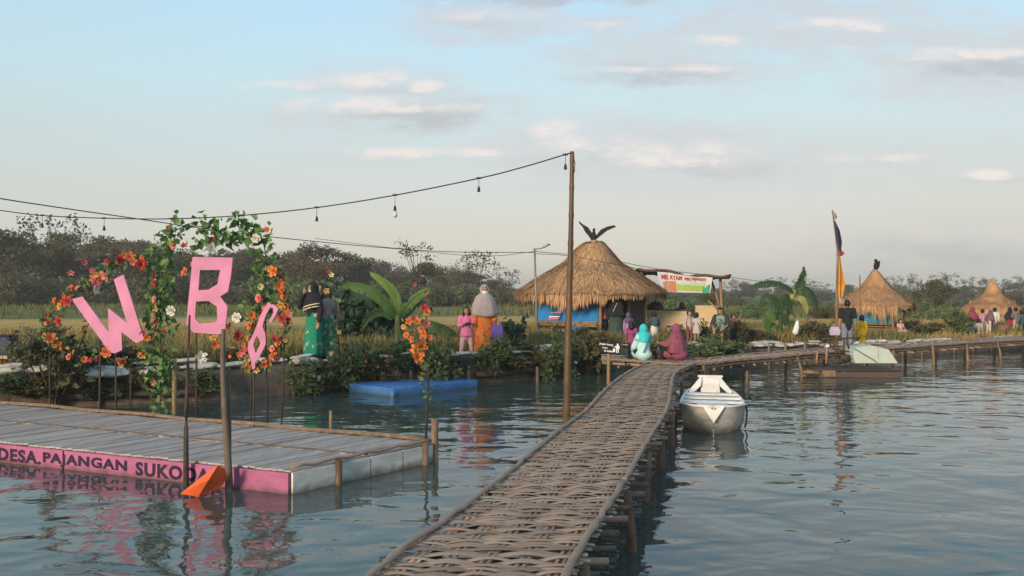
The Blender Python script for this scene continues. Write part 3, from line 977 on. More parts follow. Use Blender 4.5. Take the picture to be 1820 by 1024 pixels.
    return A, B, Cn, D, O
PA = platform()

# mooring poles standing in the water at the platform's front
def pole(name, label, pts, rad, m, cat='pole', n=8, joints=False, group=None):
    O = Vector((pts[0][0], pts[0][1], 0))
    P = [Vector(p) - O for p in pts]
    if joints:
        Q_, r_ = [], []
        tot = sum((b - a).length for a, b in zip(P, P[1:]))
        for p in resample(spline(P, 12), .05):
            Q_.append(p)
        nq = len(Q_)
        for k in range(nq):
            r = np.interp(k / nq, np.linspace(0, 1, len(rad)), rad)
            r_.append(r * (1.16 if k % 7 == 3 else 1.0))
        mb = MB().tube(Q_, r_, n)
    else:
        mb = MB().tube(spline(P, 5), list(np.interp(np.linspace(0, 1, 5 * (len(P) - 1) + 1), np.linspace(0, 1, len(rad)), rad)), n)
    o = mb.build(name, m, None, True, O)
    tag(o, label, cat, group)
    return o
y1 = 10.13
pole('mooring_pole', 'thin dark pole standing in the water before the pink lettering', [Q(331, 875, y1), Q(331, 760, y1), Q(334, 650, y1 + .1), Q(337, 560, y1 + .15)], [.036, .026, .018, .012], M['twig'])
y2 = G(402, 872, 0).y
o = pole('mooring_pole', 'forked grey branch standing in the water beside the orange float', [Q(408, 900, y2), Q(406, 830, y2), Q(399, 720, y2), Q(396, 640, y2), Q(397, 585, y2)], [.05, .042, .034, .028, .022], M['graywood'])
base = o.location
MB().tube([Q(407, 815, y2 + .02) - base, Q(408, 740, y2 + .05) - base, Q(407, 650, y2 + .1) - base], [.026, .022, .014], 7).build('side_branch', M['graywood'], o, True)

# orange wedge float leaning on the poles
def orange_float():
    yb = G(365, 878, 0).y - .12
    O = Q(365, 878, yb); O.z = 0
    root = thing('orange_float', 'orange wedge shaped float tipped against the pink platform front', 'float', O)
    P = lambda u, v, dy: Q(u, v, yb + dy) - O
    tip = P(320, 878, -.02)
    ring = [P(388, 826, .0), P(398, 832, .10), P(404, 853, .14), P(393, 868, .10), P(352, 884, -.02), P(372, 852, -.10)]
    mid = [tip.lerp(p, .55) + Vector((0, -.02, .012)) for p in ring]
    tipr = [tip.lerp(p, .03) for p in ring]
    mb = MB().loft([tipr, mid, ring])
    me = baked(mb, [('BEVEL', dict(width=.012, segments=2)), ('SUBSURF', dict(levels=1, render_levels=1))], 'orange_float')
    obj('hull', me, M['orange'], root, True)
    MB().tube([ring[1], ring[2]], .012, 6).build('rim', M['orange'], root, True)
orange_float()

# blue tarpaulin raft
def blue_raft():
    zt = .17
    A, Bl, Br = G(699, 691, zt), G(621, 682, zt), G(848, 676, zt)
    D = Bl + (Br - A)
    O = Vector((A.x, A.y, 0))
    root = thing('covered_raft', 'low raft wrapped in blue tarpaulin floating near the bank', 'raft', O)
    def side(p, z): return Vector((p.x, p.y, z)) - O
    def ringz(z, g):
        c = (A + D) / 2
        out = []
        loop = [A, Br, D, Bl]
        for a, b in zip(loop, loop[1:] + loop[:1]):
            for k in range(10):
                p = a.lerp(b, k / 10)
                p = c + (p - c) * (1 + g)
                w = mnoise.noise(Vector((p.x * 4, p.y * 4, z * 6)))
                q = side(p, z) + Vector((0, 0, .012 * w)) + Vector((w, w * .5, 0)) * .012
                out.append(q)
        return out
    MB().loft([ringz(-.35, 0), ringz(.03, .0), ringz(.10, .004), ringz(.15, .004), ringz(.172, -.008)], True).build('tarpaulin', M['tarp'], root)
    p = side(A, 0)
    MB().add([p + Vector((-.09, .0, .1)), p + Vector((0, -.03, .1)), p + Vector((.05, .0, .12)), p + Vector((0, -.03, -.09))], [(0, 1, 3), (1, 2, 3), (0, 3, 2), (0, 2, 1)]).build('corner_flap', M['tarp'], root)
    MB().tube([side(A, .25).lerp(side(Br, .25), .33), side(Bl, .25).lerp(side(D, .25), .40)], .006, 5).build('tie_rope', M['twig'], root)
blue_raft()

# ------------------------------------------------------------------ small white boat
def boat():
    b0 = G(1268, 771, 0)
    O = Vector((b0.x, b0.y, 0))
    ang = math.atan2(-b0.x, b0.y)             # lies along the line of sight
    root = thing('rowing_boat', 'small chalky white rowing boat beside the bamboo walkway', 'boat', O, ang * .9)
    Lb, Wd, Hg = 2.75, 1.0, .35
    def half(t):   # half beam at t along the hull from bow
        return Wd / 2 * (min(1, (t / .20)) ** .45 if t < .20 else 1 - .25 * ((t - .28) / .72) ** 2)
    rings, inner = [], []
    ns = 20
    for i in range(ns + 1):
        t = i / ns
        y = t * Lb - .02 + .0
        h = max(.012, half(t))
        gz = Hg + .07 * (1 - t) ** 3 + .02 * t
        rake = -.12 * (1 - t) ** 4
        row = []
        for k in range(13):
            a = -1 + 2 * k / 12
            x = h * math.sin(a * math.pi / 2) if abs(a) < 1 else h * a
            kz = abs(a) ** 2.9
            z = -.16 + (gz + .16) * kz
            row.append(Vector((x, y + rake * kz + .05 * (1 - kz) * (1 - t) ** 2, z)))
        rings.append(row)
    for r in rings:
        inner.append([Vector((p.x * .93, p.y + .015, min(p.z + .035, r[0].z - .004))) for p in r])
    mb = MB()
    n = 13
    mb.loft(rings, False, False)
    mb.loft([r[::-1] for r in inner], False, False)
    for i in range(ns):                       # gunwale between the two skins
        for k in (0, n - 1):
            mb.add([rings[i][k], rings[i + 1][k], inner[i + 1][k], inner[i][k]], [(0, 1, 2, 3)])
    mb.add(rings[-1] + inner[-1][::-1], [tuple(range(2 * n))])
    hull = mb.build('hull', M['hull'], root, True)
    gun = []
    for k in (0, n - 1):
        MB().tube([r[k] + Vector((0, 0, .008)) for r in rings], .020, 7).build('gunwale', M['boatwhite'], hull, True)
    # white foredeck
    tri = [rings[0][0], rings[0][-1]] + [rings[i][-1] * 1 for i in range(1, 6)] + [rings[i][0] for i in range(5, 0, -1)]
    tri = [Vector((p.x * .5, p.y, p.z + .016)) for p in tri]
    MB().loft([[p - Vector((0, 0, .02)) for p in tri], tri]).build('foredeck', M['boatwhite'], hull)
    f0, f1 = rings[0][0], rings[0][-1]
    zt = Hg + .09
    nose = [Vector((-.17, -.10, zt)), Vector((.17, -.10, zt)), Vector((0, -.185, zt - .25)), Vector((-.17, .10, zt - .02)), Vector((.17, .10, zt - .02)), Vector((0, -.10, zt - .25))]
    MB().add(nose, [(0, 2, 1), (3, 4, 5), (0, 3, 5, 2), (2, 5, 4, 1), (1, 4, 3, 0)]).build('bow_cap', M['boatwhite'], hull)
    for t in (.34, .54, .74):
        w = half(t) * 2 * .98
        MB().box((0, t * Lb, Hg + .025), (w + .04, .20, .03)).build('seat', M['boatwhite'], root)
    # raised stern with a backrest and sloping arms
    ys = Lb * .93
    MB().loft([[Vector((-.17, ys - .03, Hg)), Vector((.17, ys - .03, Hg)), Vector((.17, ys + .03, Hg)), Vector((-.17, ys + .03, Hg))],
               [Vector((-.15, ys + .06, Hg + .27)), Vector((.15, ys + .06, Hg + .27)), Vector((.15, ys + .11, Hg + .27)), Vector((-.15, ys + .11, Hg + .27))]]).build('backrest', M['boatwhite'], root)
    for sx in (-1, 1):
        prof = [(.14, .27), (.19, .26), (.28, .15), (.38, .04), (.36, -.02), (.26, .04), (.17, .12)]
        MB().loft([[Vector((sx * x, ys + .03 - (.27 - z) * .8, Hg + z)) for x, z in prof], [Vector((sx * x, ys + .10 - (.27 - z) * .8, Hg + z - .01)) for x, z in prof]]).build('arm_rail', M['boatwhite'], root)
    MB().box((0, ys + .085, Hg + .28), (.44, .08, .035)).build('top_rail', M['boatwhite'], root)
    MB().tube([Vector((.50, .62, .42)), Vector((.53, .60, .28)), Vector((.52, .60, .10)), Vector((.50, .64, .02))], .016, 6).build('mooring_rope', M['cable'], root, True)
boat()

# ------------------------------------------------------------------ small raft with a pale green wheel cover and pedal frame
def pedal_raft():
    y0 = G(1515, 671, 0).y
    x0, x1 = G(1425, 671, 0).x, G(1607, 671, 0).x
    O = Vector(((x0 + x1) / 2, y0, 0))
    root = thing('pedal_raft', 'dark wooden pedal raft with pale green wheel cover by the walkway', 'raft', O)
    L = x1 - x0
    mb = MB()
    for k in range(5):
        mb.box((.0 + .12, .1 + k * .27, .17), (L * .86, .25, .045))
    mb.build('raft_boards', M['raftwood'], root)
    MB().box((.18, 0, .09), (L * .80, .05, .17)).build('side_plank', M['raftwood'], root)
    MB().box((-.62, -.03, .10), (.34, .03, .15)).build('patch_board', M['posttan'], root)
    for k in range(4):
        x = -.25 + k * .37
        MB().tube([(x, -.02, -.06), (x, 1.25, -.06)], .10, 10).build('float_drum', M['raftwood'], root, True)
    MB().tube([(-L * .5, .1, .12), (-.2, .02, .15)], .05, 8).build('log', M['posttan'], root, True)
    MB().tube([(-L * .47, .4, .14), (-.3, .35, .19)], .04, 8).build('log', M['raftwood'], root, True)
    # wheel cover: an angular housing
    P = lambda u, v: (Q(u, v, y0) - O)
    out = [P(1522, 646), P(1518, 632), P(1522, 618), P(1552, 614.5), P(1582, 622), P(1598, 646)]
    f = [Vector((p.x, .08, p.z)) for p in out]; b = [Vector((p.x, .72, p.z)) for p in out]
    wc = MB().loft([f, b]).build('wheel_cover', M['palegreen'], root)
    MB().tube([P(1520, 620) + Vector((0, .05, 0)), P(1560, 644) + Vector((0, .05, 0))], .010, 5).build('stay_wire', M['cable'], wc)
    mid = P(1563, 630)
    MB().box((mid.x, .074, mid.z - .005), (.02, .012, .38)).build('cover_seam', M['hull'], wc)
    # pedal frame of sticks
    bars = [((1478, 608), (1508, 641), .022), ((1482, 606), (1522, 642), .020), ((1472, 604), (1540, 602), .020), ((1512, 606), (1521, 622), .022), ((1488, 622), (1516, 626), .018),
            ((1540, 602), (1522, 612), .018), ((1501, 626), (1500, 640), .018), ((1510, 604), (1512, 640), .02)]
    for k, (a, b_, r) in enumerate(bars):
        MB().tube([P(*a) + Vector((0, .30 + .07 * (k % 3), 0)), P(*b_) + Vector((0, .25 + .07 * (k % 4), 0))], r, 7).build('frame_bar', M['twig'], root, True)
    for k, (u, v0, v1) in enumerate(((1475, 617, 648), (1460, 628, 648), (1481, 624, 645))):
        MB().tube([P(u - 2, v1) + Vector((0, .2 + .1 * k, 0)), P(u, v0) + Vector((0, .2 + .1 * k, 0))], .026, 8).build('upright', M['bamboo'], root, True)
    MB().ell(P(1475.5, 616.5) + Vector((0, .2, 0)), (.055, .055, .035)).build('upright_cap', M['boatwhite'], root, True)
    MB().tube([P(1508, 640) + Vector((-.1, .30, .02)), P(1508, 640) + Vector((.12, .30, .02))], .10, 12).build('pedal_wheel', M['twig'], root, True)
    MB().ell(P(1494, 646) + Vector((0, .2, .03)), (.16, .12, .08)).build('seat', M['twig'], root, True)
pedal_raft()

# ------------------------------------------------------------------ tall bamboo pole with the string of lamps
yp = 1600 * (CAMZ - DECK) / 235
o = pole('bamboo_pole', 'tall bamboo pole tied to the walkway edge holding the lamp string', [Q(1003, 800, yp), Q(1006, 752, yp), Q(1011, 560, yp), Q(1015, 400, yp), Q(1017, 264, yp)], [.048, .046, .038, .031, .026], M['darkpole'], joints=True, n=10)
base = Vector(o.location)
MB().tube([Q(1019, 275, yp - .03) - base, Q(1022, 290, yp - .03) - base, Q(1021, 305, yp - .03) - base, Q(1018, 312, yp - .03) - base], .006, 5).build('tie_wire', M['cable'], o)
def lamp_string():
    pts = [(1014, 272, yp - .03), (930, 297, yp + .1), (851, 317, yp + .3), (702, 347, yp + .7), (563, 369, yp + 1.0), (429, 383, yp + 1.3), (304, 389, yp + 1.6), (185, 388, yp + 1.9), (75, 383, yp + 2.2), (0, 374, yp + 2.4), (-160, 352, yp + 2.8)]
    P = [Q(*p) for p in pts]
    O = Vector(P[0])
    root = thing('lamp_string', 'black cable of hanging lamps sagging from the tall bamboo pole', 'string lights', O)
    MB().tube([p - O for p in spline(P, 8)], .0085, 6, squash=1).build('cable', M['cable'], root, True)
    lampsat = [(1005, 275, 17, 0), (851, 317, 15, 0), (702, 347, 19, 1), (563, 369, 16, 0), (429, 383, 14, 0), (304, 389, 16, 0), (185, 388, 14, 0), (75, 383, 14, 0)]
    us = [p[0] for p in pts][::-1]; ys = [p[2] for p in pts][::-1]
    for u, v, drop, glass in lampsat:
        Y = float(np.interp(u, us, ys))
        s = Y / F
        t = Q(u, v, Y) - O
        b = MB()
        b.tube([t, t - Vector((0, 0, drop * s))], .0035, 5)
        lo = t - Vector((0, 0, drop * s))
        b.tube([lo + Vector((0, 0, .005)), lo - Vector((0, 0, .02)), lo - Vector((0, 0, .06)), lo - Vector((0, 0, .066))], [.008, .017, .021, .019], 10)
        b.tube([t + Vector((-.03, 0, .003)), t + Vector((.03, 0, .003))], .013, 7)
        so = b.build('lamp_socket', M['cable'], root, True)
        if glass:
            MB().tube([lo - Vector((0, 0, .06 + q)) for q in (0, .02, .045, .07, .09, .1)], [.014, .018, .030, .034, .024, .004], 12).build('glass_bulb', M['glass'], so, True)
lamp_string()

# ------------------------------------------------------------------ overhead cables and the street lamp on the bank
lp = GL(955, 606)
def street_lamp():
    root = thing('street_lamp', 'thin street lamp pole with angled lamp head beside the big hut', 'street lamp', lp)
    P = lambda u, v: Q(u, v, lp.y) - lp
    MB().tube([Vector((0, 0, -.2)), P(953, 530), P(950, 441)], [.045, .036, .03], 8).build('pole', M['metal'], root, True)
    MB().tube([P(948, 446), P(960, 440)], .022, 6).build('arm', M['metal'], root, True)
    a, b = P(957, 442), P(977, 434)
    mid = a.lerp(b, .5)
    hd = MB()
    d = (b - a)
    rings = []
    for t, w, h in ((0, .03, .03), (.25, .08, .05), (.6, .11, .055), (.9, .09, .04), (1, .03, .02)):
        c = a.lerp(b, t)
        rings.append([c + Vector((0, math.cos(q) * w, 0)) + Vector((-.3, 0, .9)) * math.sin(q) * h for q in [2 * math.pi * k / 10 for k in range(10)]])
    hd = hd.loft(rings).build('lamp_head', M['hull'], root, True)
    MB().box(a.lerp(b, .85) - Vector((0, 0, .01)), (.14, .12, .05), m=Matrix.Rotation(-.38, 3, 'Y')).build('driver_box', M['black'], hd)
street_lamp()
def wire(label, pts, r=.012):
    P = [Q(*p) for p in pts]
    O = Vector(P[0])
    o = MB().tube([p - O for p in spline(P, 8)], r, 5).build('overhead_cable', M['cable'], None, True, O)
    tag(o, label, 'cable')
wire('upper overhead cable from the left edge to the street lamp', [(-120, 330, 13), (0, 353, 14), (230, 387, 17), (470, 420, 21), (760, 446, 26), (950, 449, lp.y)], .010)
wire('short slack cable crossing in front of the wood to the street lamp', [(560, 424, 34), (760, 448, 32), (870, 455, 31), (951, 447, lp.y)], .009)
wire('overhead cable from the street lamp past the big hut roof to the flag side pole', [(951, 447, lp.y), (1060, 458, 31), (1180, 480, 33), (1290, 492, 34), (1400, 507, 35), (1528, 520, 33.5)], .010)
wire('low cable strung from the tall bamboo side to behind the big thatched roof', [(951, 451, lp.y), (1010, 455, 28), (1120, 475, 28.3), (1150, 484, 30)], .009)

# ------------------------------------------------------------------ pink letters and flower arches
YL = 14.8
WATERV = CY + CAMZ * F / YL
def letter(name, label, loops, Y, posts, extra=0):
    us = [p[0] for p in loops[0]]; vs = [p[1] for p in loops[0]]
    uc = (min(us) + max(us)) / 2
    O = Q(uc, max(vs), Y)
    root = thing(name, label, 'letter sign', O)
    L = [[((u - uc) * Y / F, (max(vs) - v) * Y / F) for u, v in lp] for lp in loops]
    obj('letter_board', shape_mesh(L, .04, 'letter_board'), M['pinksign'], root)
    for (u0, v0), (u1, v1), r in posts:
        MB().tube([Q(u0, v0, Y + .05) - O, Q(u1, v1, Y + .05) - O], r, 7).build('support_pole', M['twig'], root, True)
    return root
letter('letter_sign', 'big tilted pink letter W among orange flowers',
       [[(128, 532), (147, 527), (194, 591), (193, 548), (227, 575), (203, 497), (220, 488), (257, 603), (243, 610), (217, 590), (218, 622), (205, 628), (196, 626)]], YL,
       [((177, 770), (178, 590), .018), ((206, 770), (206, 622), .016), ((140, 536), (212, 495), .02)])
letter('letter_sign', 'pink letter B under the tall leafy rose arch',
       [[(343, 457), (414, 458), (411, 490), (406, 518), (392, 527), (405, 545), (402, 575), (400, 593), (383, 594), (344, 591), (332, 575), (336, 530), (340, 490)],
        [(356, 480), (392, 480), (387, 505), (371, 515), (353, 516)], [(349, 536), (371, 535), (386, 545), (387, 569), (383, 573), (355, 575), (347, 566)]], YL,
       [((349, 770), (349, 585), .018), ((394, 770), (394, 585), .018)])
letter('letter_sign', 'narrow twisted pink letter G at the right of the three letters',
       [[(477, 537), (482, 541), (487, 541), (495, 548), (492, 557), (482, 575), (479, 571), (486, 556), (486, 548), (481, 546), (473, 560), (469, 572), (467, 581), (472, 593), (473, 611), (462, 634), (454, 644), (454, 654), (449, 657), (447, 644), (441, 622), (442, 610), (450, 596), (456, 581), (461, 565), (466, 556)],
        [(457, 597), (462, 604), (463, 612), (455, 628), (451, 615), (451, 610), (455, 601)]], YL - .25, [((452, 770), (451, 640), .014)])
# a fold line of pale wood along the top of the first letter
def flower_mesh(seed, petals=6):
    r = random.Random(seed)
    mb = MB()
    for ring, (rad, tilt, n) in enumerate(((.5, .35, petals), (.36, .75, petals - 1), (.2, 1.2, 4))):
        for k in range(n):
            a = 2 * math.pi * (k + .5 * ring) / n + r.uniform(-.15, .15)
            ca, sa = math.cos(a), math.sin(a)
            def P(rr, w, z): return Vector((ca * rr - sa * w, -z, sa * rr + ca * w))
            tl = tilt + r.uniform(-.12, .12)
            L = rad
            z1 = L * math.sin(tl); x1 = L * math.cos(tl)
            mb.add([P(.02, 0, 0), P(x1 * .5, -L * .36, z1 * .45), P(x1, -L * .25, z1), P(x1 * 1.08, 0, z1 * .95), P(x1, L * .25, z1), P(x1 * .5, L * .36, z1 * .45)], [(0, 1, 2, 3), (0, 3, 4, 5)])
    return mb.mesh('flower')
FLOW = {}
def flower(col, i, parent, p, size, name='flower'):
    k = (col, i)
    if k not in FLOW:
        me = flower_mesh(i * 7 + 3, 5 + i % 3)
        me.materials.append(FM[col])
        FLOW[k] = me
    o = obj(name, FLOW[k], None, parent)
    o.location = p
    o.rotation_euler = (rnd.uniform(-.6, .6), rnd.uniform(0, 6.28), rnd.uniform(-.8, .8))
    o.scale = (size,) * 3
    return o
def arch(label, path, Y, nflow, cols, leafn, leafsize, spread, extra=(), legs=(), wt=None, closed=False, lm='vine'):
    O = Q(path[0][0], path[0][1], Y)
    root = thing('flower_arch', label, 'flower arch', O)
    pts = [Q(u, v, Y) - O for u, v in path]
    sp = spline(pts, 8)
    fr = MB().tube(sp, .010, 6)
    for (u0, v0), (u1, v1) in legs:
        fr.tube([Q(u0, v0, Y) - O, Q(u1, v1, Y) - O], .014, 6)
    fr.build('wire_frame', M['twig'], root, True)
    fine = resample(sp, .03)
    mb = MB()
    C, D = [], []
    for k in range(leafn):
        q = rnd.random()
        if wt and rnd.random() > wt(q): continue
        if mnoise.noise(Vector((q * 16, len(path), 0))) < rnd.uniform(-.45, .25): continue
        c = fine[int(q * (len(fine) - 1))]
        cg = lambda s: max(-1.8 * s, min(1.8 * s, rnd.gauss(0, s)))
        C.append(c + Vector((cg(spread), cg(spread * .6), cg(spread))))
    leaves(mb, np.array([tuple(c) for c in C]), leafsize, .75, -.25, .45, .12)
    for k in range(max(6, leafn // 40)):
        c = fine[rnd.randrange(len(fine))]
        e = c + Vector((rnd.uniform(-1.9, 1.9) * spread, rnd.uniform(-1, 1) * spread, rnd.uniform(-1.9, 1.9) * spread))
        mb.tube([c, c.lerp(e, .5) + Vector((0, 0, .02)), e], [.006, .005, .003], 4)
    mb.build('vine_leaves', LM[lm], root)
    for k in range(nflow):
        q = rnd.random()
        if wt:
            for _ in range(6):
                if rnd.random() < wt(q): break
                q = rnd.random()
        c = fine[int(q * (len(fine) - 1))] + Vector((rnd.gauss(0, spread * .55), -.06 + rnd.gauss(0, spread * .4), rnd.gauss(0, spread * .55)))
        flower(rnd.choice(cols), rnd.randrange(4), root, c, rnd.uniform(.07, .13))
    for u, v, col, s in extra:
        flower(col, rnd.randrange(4), root, Q(u, v, Y - .12) - O, s * Y / F * 1.15)
    return root
arch('ring of orange artificial flowers around the tilted pink letter W',
     [(150, 640), (112, 618), (84, 598), (86, 570), (104, 542), (125, 520), (150, 508), (175, 497), (186, 482), (203, 465), (230, 456), (254, 466), (270, 485), (276, 520), (280, 560), (270, 600), (250, 632), (215, 644), (180, 632), (150, 640)],
     YL + .12, 76, ['orange', 'orange', 'red', 'red', 'salmon', 'red', 'yellow', 'orange'], 900, .085, .075,
     [(170, 514, 'white', 16), (126, 484, 'salmon', 11), (150, 467, 'pink', 9), (164, 481, 'pink', 9), (90, 602, 'orange', 20), (105, 571, 'red', 16), (213, 642, 'orange', 15), (171, 504, 'pink', 12), (231, 457, 'orange', 17), (250, 470, 'red', 18),
      (262, 600, 'orange', 12), (190, 626, 'orange', 18), (120, 535, 'red', 18), (212, 463, 'red', 15), (188, 490, 'salmon', 18), (253, 592, 'red', 9)],
     [((89, 760), (88, 600)), ((232, 760), (232, 640))], lambda q: 1.0 if .08 < q < .62 else .4)
arch('tall leafy arch of roses curving over the pink letter B',
     [(287, 720), (285, 640), (286, 560), (288, 500), (290, 450), (302, 418), (325, 404), (350, 402), (372, 408), (392, 432), (410, 420), (432, 408), (456, 412), (470, 440), (473, 490), (462, 540), (446, 580)],
     YL + .2, 14, ['salmon', 'red', 'orange', 'lime', 'white'], 1250, .135, .13,
     [(308, 436, 'salmon', 13), (327, 437, 'red', 11), (374, 442, 'white', 18), (329, 484, 'orange', 16), (455, 424, 'white', 15), (305, 552, 'white', 17), (421, 564, 'white', 16), (357, 634, 'white', 20), (408, 580, 'salmon', 13),
      (423, 597, 'red', 18), (343, 549, 'red', 12), (346, 470, 'salmon', 13), (383, 612, 'orange', 16), (380, 600, 'yellow', 13), (366, 586, 'red', 14), (460, 532, 'red', 12), (335, 605, 'red', 8)],
     [((285, 770), (285, 640)), ((446, 770), (446, 580)), ((470, 480), (476, 770))], None)
arch('ring of orange and yellow flowers around the twisted pink letter G',
     [(478, 548), (468, 560), (452, 585), (438, 612), (436, 640), (452, 656), (472, 646), (490, 622), (504, 592), (511, 560), (506, 528), (498, 500), (488, 475)],
     YL - .1, 66, ['orange', 'orange', 'yellow', 'salmon', 'orange', 'red'], 640, .075, .06,
     [(487, 482, 'orange', 20), (496, 508, 'orange', 17), (500, 542, 'yellow', 16), (502, 566, 'red', 16), (489, 604, 'red', 14), (460, 530, 'salmon', 14), (448, 560, 'orange', 13), (432, 624, 'pink', 12), (424, 630, 'orange', 9), (438, 655, 'yellow', 15), (444, 578, 'orange', 14)],
     [((500, 770), (506, 600))], None)

# tall flower stem on the platform corner
def flower_stem(label, base, tip, Y, items, leafn, leafsize, spread):
    O = Q(base[0], base[1], Y)
    root = thing('flowering_plant', label, 'flowers', O)
    a, b = Vector((0, 0, 0)), Q(tip[0], tip[1], Y) - O
    MB().tube([a, a.lerp(b, .5) + Vector((.03, 0, 0)), b], [.018, .014, .008], 7).build('stem', M['twig'], root, True)
    mb = MB()
    C = [a.lerp(b, rnd.uniform(.3, 1)) + Vector((rnd.gauss(0, spread), rnd.gauss(0, spread), rnd.gauss(0, spread))) for _ in range(leafn)]
    leaves(mb, np.array([tuple(c) for c in C]), leafsize, .6, .1, .4, .12)
    mb.build('leaves', LM['vine'], root)
    for u, v, col, s in items:
        flower(col, rnd.randrange(4), root, Q(u, v, Y - .08) - O, s * Y / F * 1.15)
    return root
ys = G(757, 786, .25).y + .02
flower_stem('tall stem of bright orange flowers on the platform corner post', (757, 784), (757, 540), ys,
            [(748, 616, 'orange', 22), (738, 620, 'orange', 16), (742, 634, 'orange', 22), (752, 604, 'salmon', 14), (727, 571, 'orange', 13), (735, 566, 'salmon', 15), (742, 572, 'orange', 13), (757, 575, 'salmon', 15), (750, 585, 'orange', 14), (755, 594, 'orange', 13),
             (736, 505, 'salmon', 9), (757, 519, 'salmon', 10), (754, 548, 'red', 14), (722, 596, 'orange', 10), (718, 581, 'yellow', 9), (760, 556, 'orange', 12), (742, 640, 'orange', 14), (733, 603, 'orange', 12), (764, 600, 'orange', 10)], 90, .07, .07)
yq = GL(600, 640).y - 1.6
flower_stem('thin plant with pale lime roses beside the couple in green skirts', (604, 660), (592, 485), yq,
            [(589, 489, 'lime', 9), (585, 484, 'red', 8), (580, 517, 'yellow', 10), (601, 535, 'lime', 9), (603, 590, 'lime', 8), (588, 610, 'lime', 7), (588, 628, 'white', 7), (546, 612, 'white', 6)], 40, .09, .08)

# ------------------------------------------------------------------ bank: sandbags, stakes, logs
def sack_mesh(seed):
    r = random.Random(seed)
    rings = []
    n = 10
    for i in range(9):
        t = -1 + 2 * i / 8
        w = (1 - abs(t) ** 3.2) ** .5 if abs(t) < 1 else .12
        w = max(w, .16)
        row = []
        for k in range(n):
            a = 2 * math.pi * k / n
            f = 1 + .30 * mnoise.noise(Vector((t * 2 + seed, math.cos(a) * 1.4, math.sin(a) * 1.4)))
            row.append(Vector((t * .36, math.cos(a) * .20 * w * f, math.sin(a) * (.075 if math.sin(a) > 0 else .06) * w * f + .02 * mnoise.noise(Vector((t * 4, seed, math.cos(a) * 4))))))
        rings.append(row)
    return baked(MB().loft(rings), [('SUBSURF', dict(levels=1, render_levels=1))], 'sandbag')
SACKS = [sack_mesh(i) for i in range(5)]
for me in SACKS:
    me.materials.append(M['sack'])
    me.polygons.foreach_set('use_smooth', [True] * len(me.polygons))
line = resample([Vector((p.x, p.y, 0)) for p in bank_pts if -14 < p.x < 30], .58)
nb = 0
for k, p in enumerate(line):
    for row in (0, 1):
        if row == 1 and rnd.random() < .35: continue
        if row == 0 and rnd.random() < .06: continue
        a, b = line[max(0, k - 1)], line[min(len(line) - 1, k + 1)]
        d = (b - a).normalized(); nn = Vector((-d.y, d.x, 0))
        q = p + nn * ((.34 if row == 0 else .72) + rnd.uniform(-.06, .06)) + d * rnd.uniform(-.1, .1)
        o = obj('sandbag', SACKS[rnd.randrange(5)])
        o.location = (q.x, q.y, LZ(q.x) + (.06 if row == 0 else .10) + rnd.uniform(-.03, .03))
        o.rotation_euler = (rnd.uniform(-.15, .15), rnd.uniform(-.1, .1), math.atan2(d.y, d.x) + rnd.uniform(-.3, .3))
        s = rnd.uniform(.65, 1.1)
        o.scale = (s, s * rnd.uniform(.7, 1.1), s * rnd.uniform(.6, 1.2))
        tag(o, 'dusty white filled sack lying in the row along the water bank', 'sandbag', 'white sacks laid along the top of the bank')
        nb += 1
# heap of big pale sacks at the far left
for i, (u, v, s) in enumerate(((22, 697, 1.05), (-30, 700, 1.1), (62, 692, .85), (115, 692, .8))):
    p = GL(u, v)
    o = obj('sandbag', SACKS[i])
    o.location = (p.x, max(p.y - .1, bank_y(p.x) + .1), p.z + .0)
    o.rotation_euler = (.2, .05, rnd.uniform(-.2, .2)); o.scale = (s, s, s * 1.2)
    tag(o, ['big pale sack lying at the left corner beside the platform', 'large pale sack at the very left edge of the picture', 'small white sack below the dark shrub near the left corner', 'small white sack under the flower ring on the bank edge'][i], 'sandbag')
STK = 'bamboo stakes driven in along the bank edge'
def stake(u, v0, v1, r, m, label, group=None, lean=0):
    yb = G(u, v1, 0).y
    yb = min(yb, bank_y((u - CX) * yb / F) + .02)
    a, b = Q(u, v1, yb), Q(u + lean, v0, yb)
    a.z = -.6
    o = MB().tube([Vector((0, 0, 0)), (b - a) * .5, b - a], [r, r * .95, r * .9], 8).build('bamboo_stake', M[m], None, True, a)
    tag(o, label, 'stake', group)
stake(310, 640, 736, .045, 'bamboo', 'tall yellow bamboo stake behind the platform, below the letter B')
stake(177, 652, 722, .030, 'graywood', 'grey stake behind the platform, below the letter W')
stake(89, 655, 722, .030, 'graywood', 'grey stake behind the platform near the left shrub')
stake(588, 730, 762, .030, 'posttan', 'short wet stake poking from the water behind the platform')
stake(730, 643, 672, .050, 'bamboo', 'pale bamboo stake above the middle of the blue raft')
stake(832, 650, 676, .050, 'bamboo', 'pale bamboo stake below the girl in pink')
stake(955, 652, 681, .04, 'graywood', 'grey stake on the bank edge left of the tall bamboo pole')
stake(1018, 648, 668, .035, 'graywood', 'grey stake on the bank edge just right of the tall bamboo pole')
for k, u in enumerate((540, 552, 563)):
    stake(u, 668, 700, .04, 'raftwood', 'dark old stake in the cluster under the couple in green skirts', 'cluster of three dark stakes')
for k in range(16):
    u = 1255 + k * 36 + rnd.uniform(-8, 8)
    y = bank_y((u - CX) * 27 / F)
    x = (u - CX) * y / F; y = bank_y(x)
    a = Vector((x, y - .02, -.5)); h = LZ(x) + rnd.uniform(.02, .28) + .5
    o = MB().tube([(0, 0, 0), (rnd.uniform(-.03, .03), 0, h)], [.042, .036], 7).build('bamboo_stake', M['posttan'], None, True, a)
    tag(o, 'short brown stake holding the bank behind the sideways walkway', 'stake', STK)
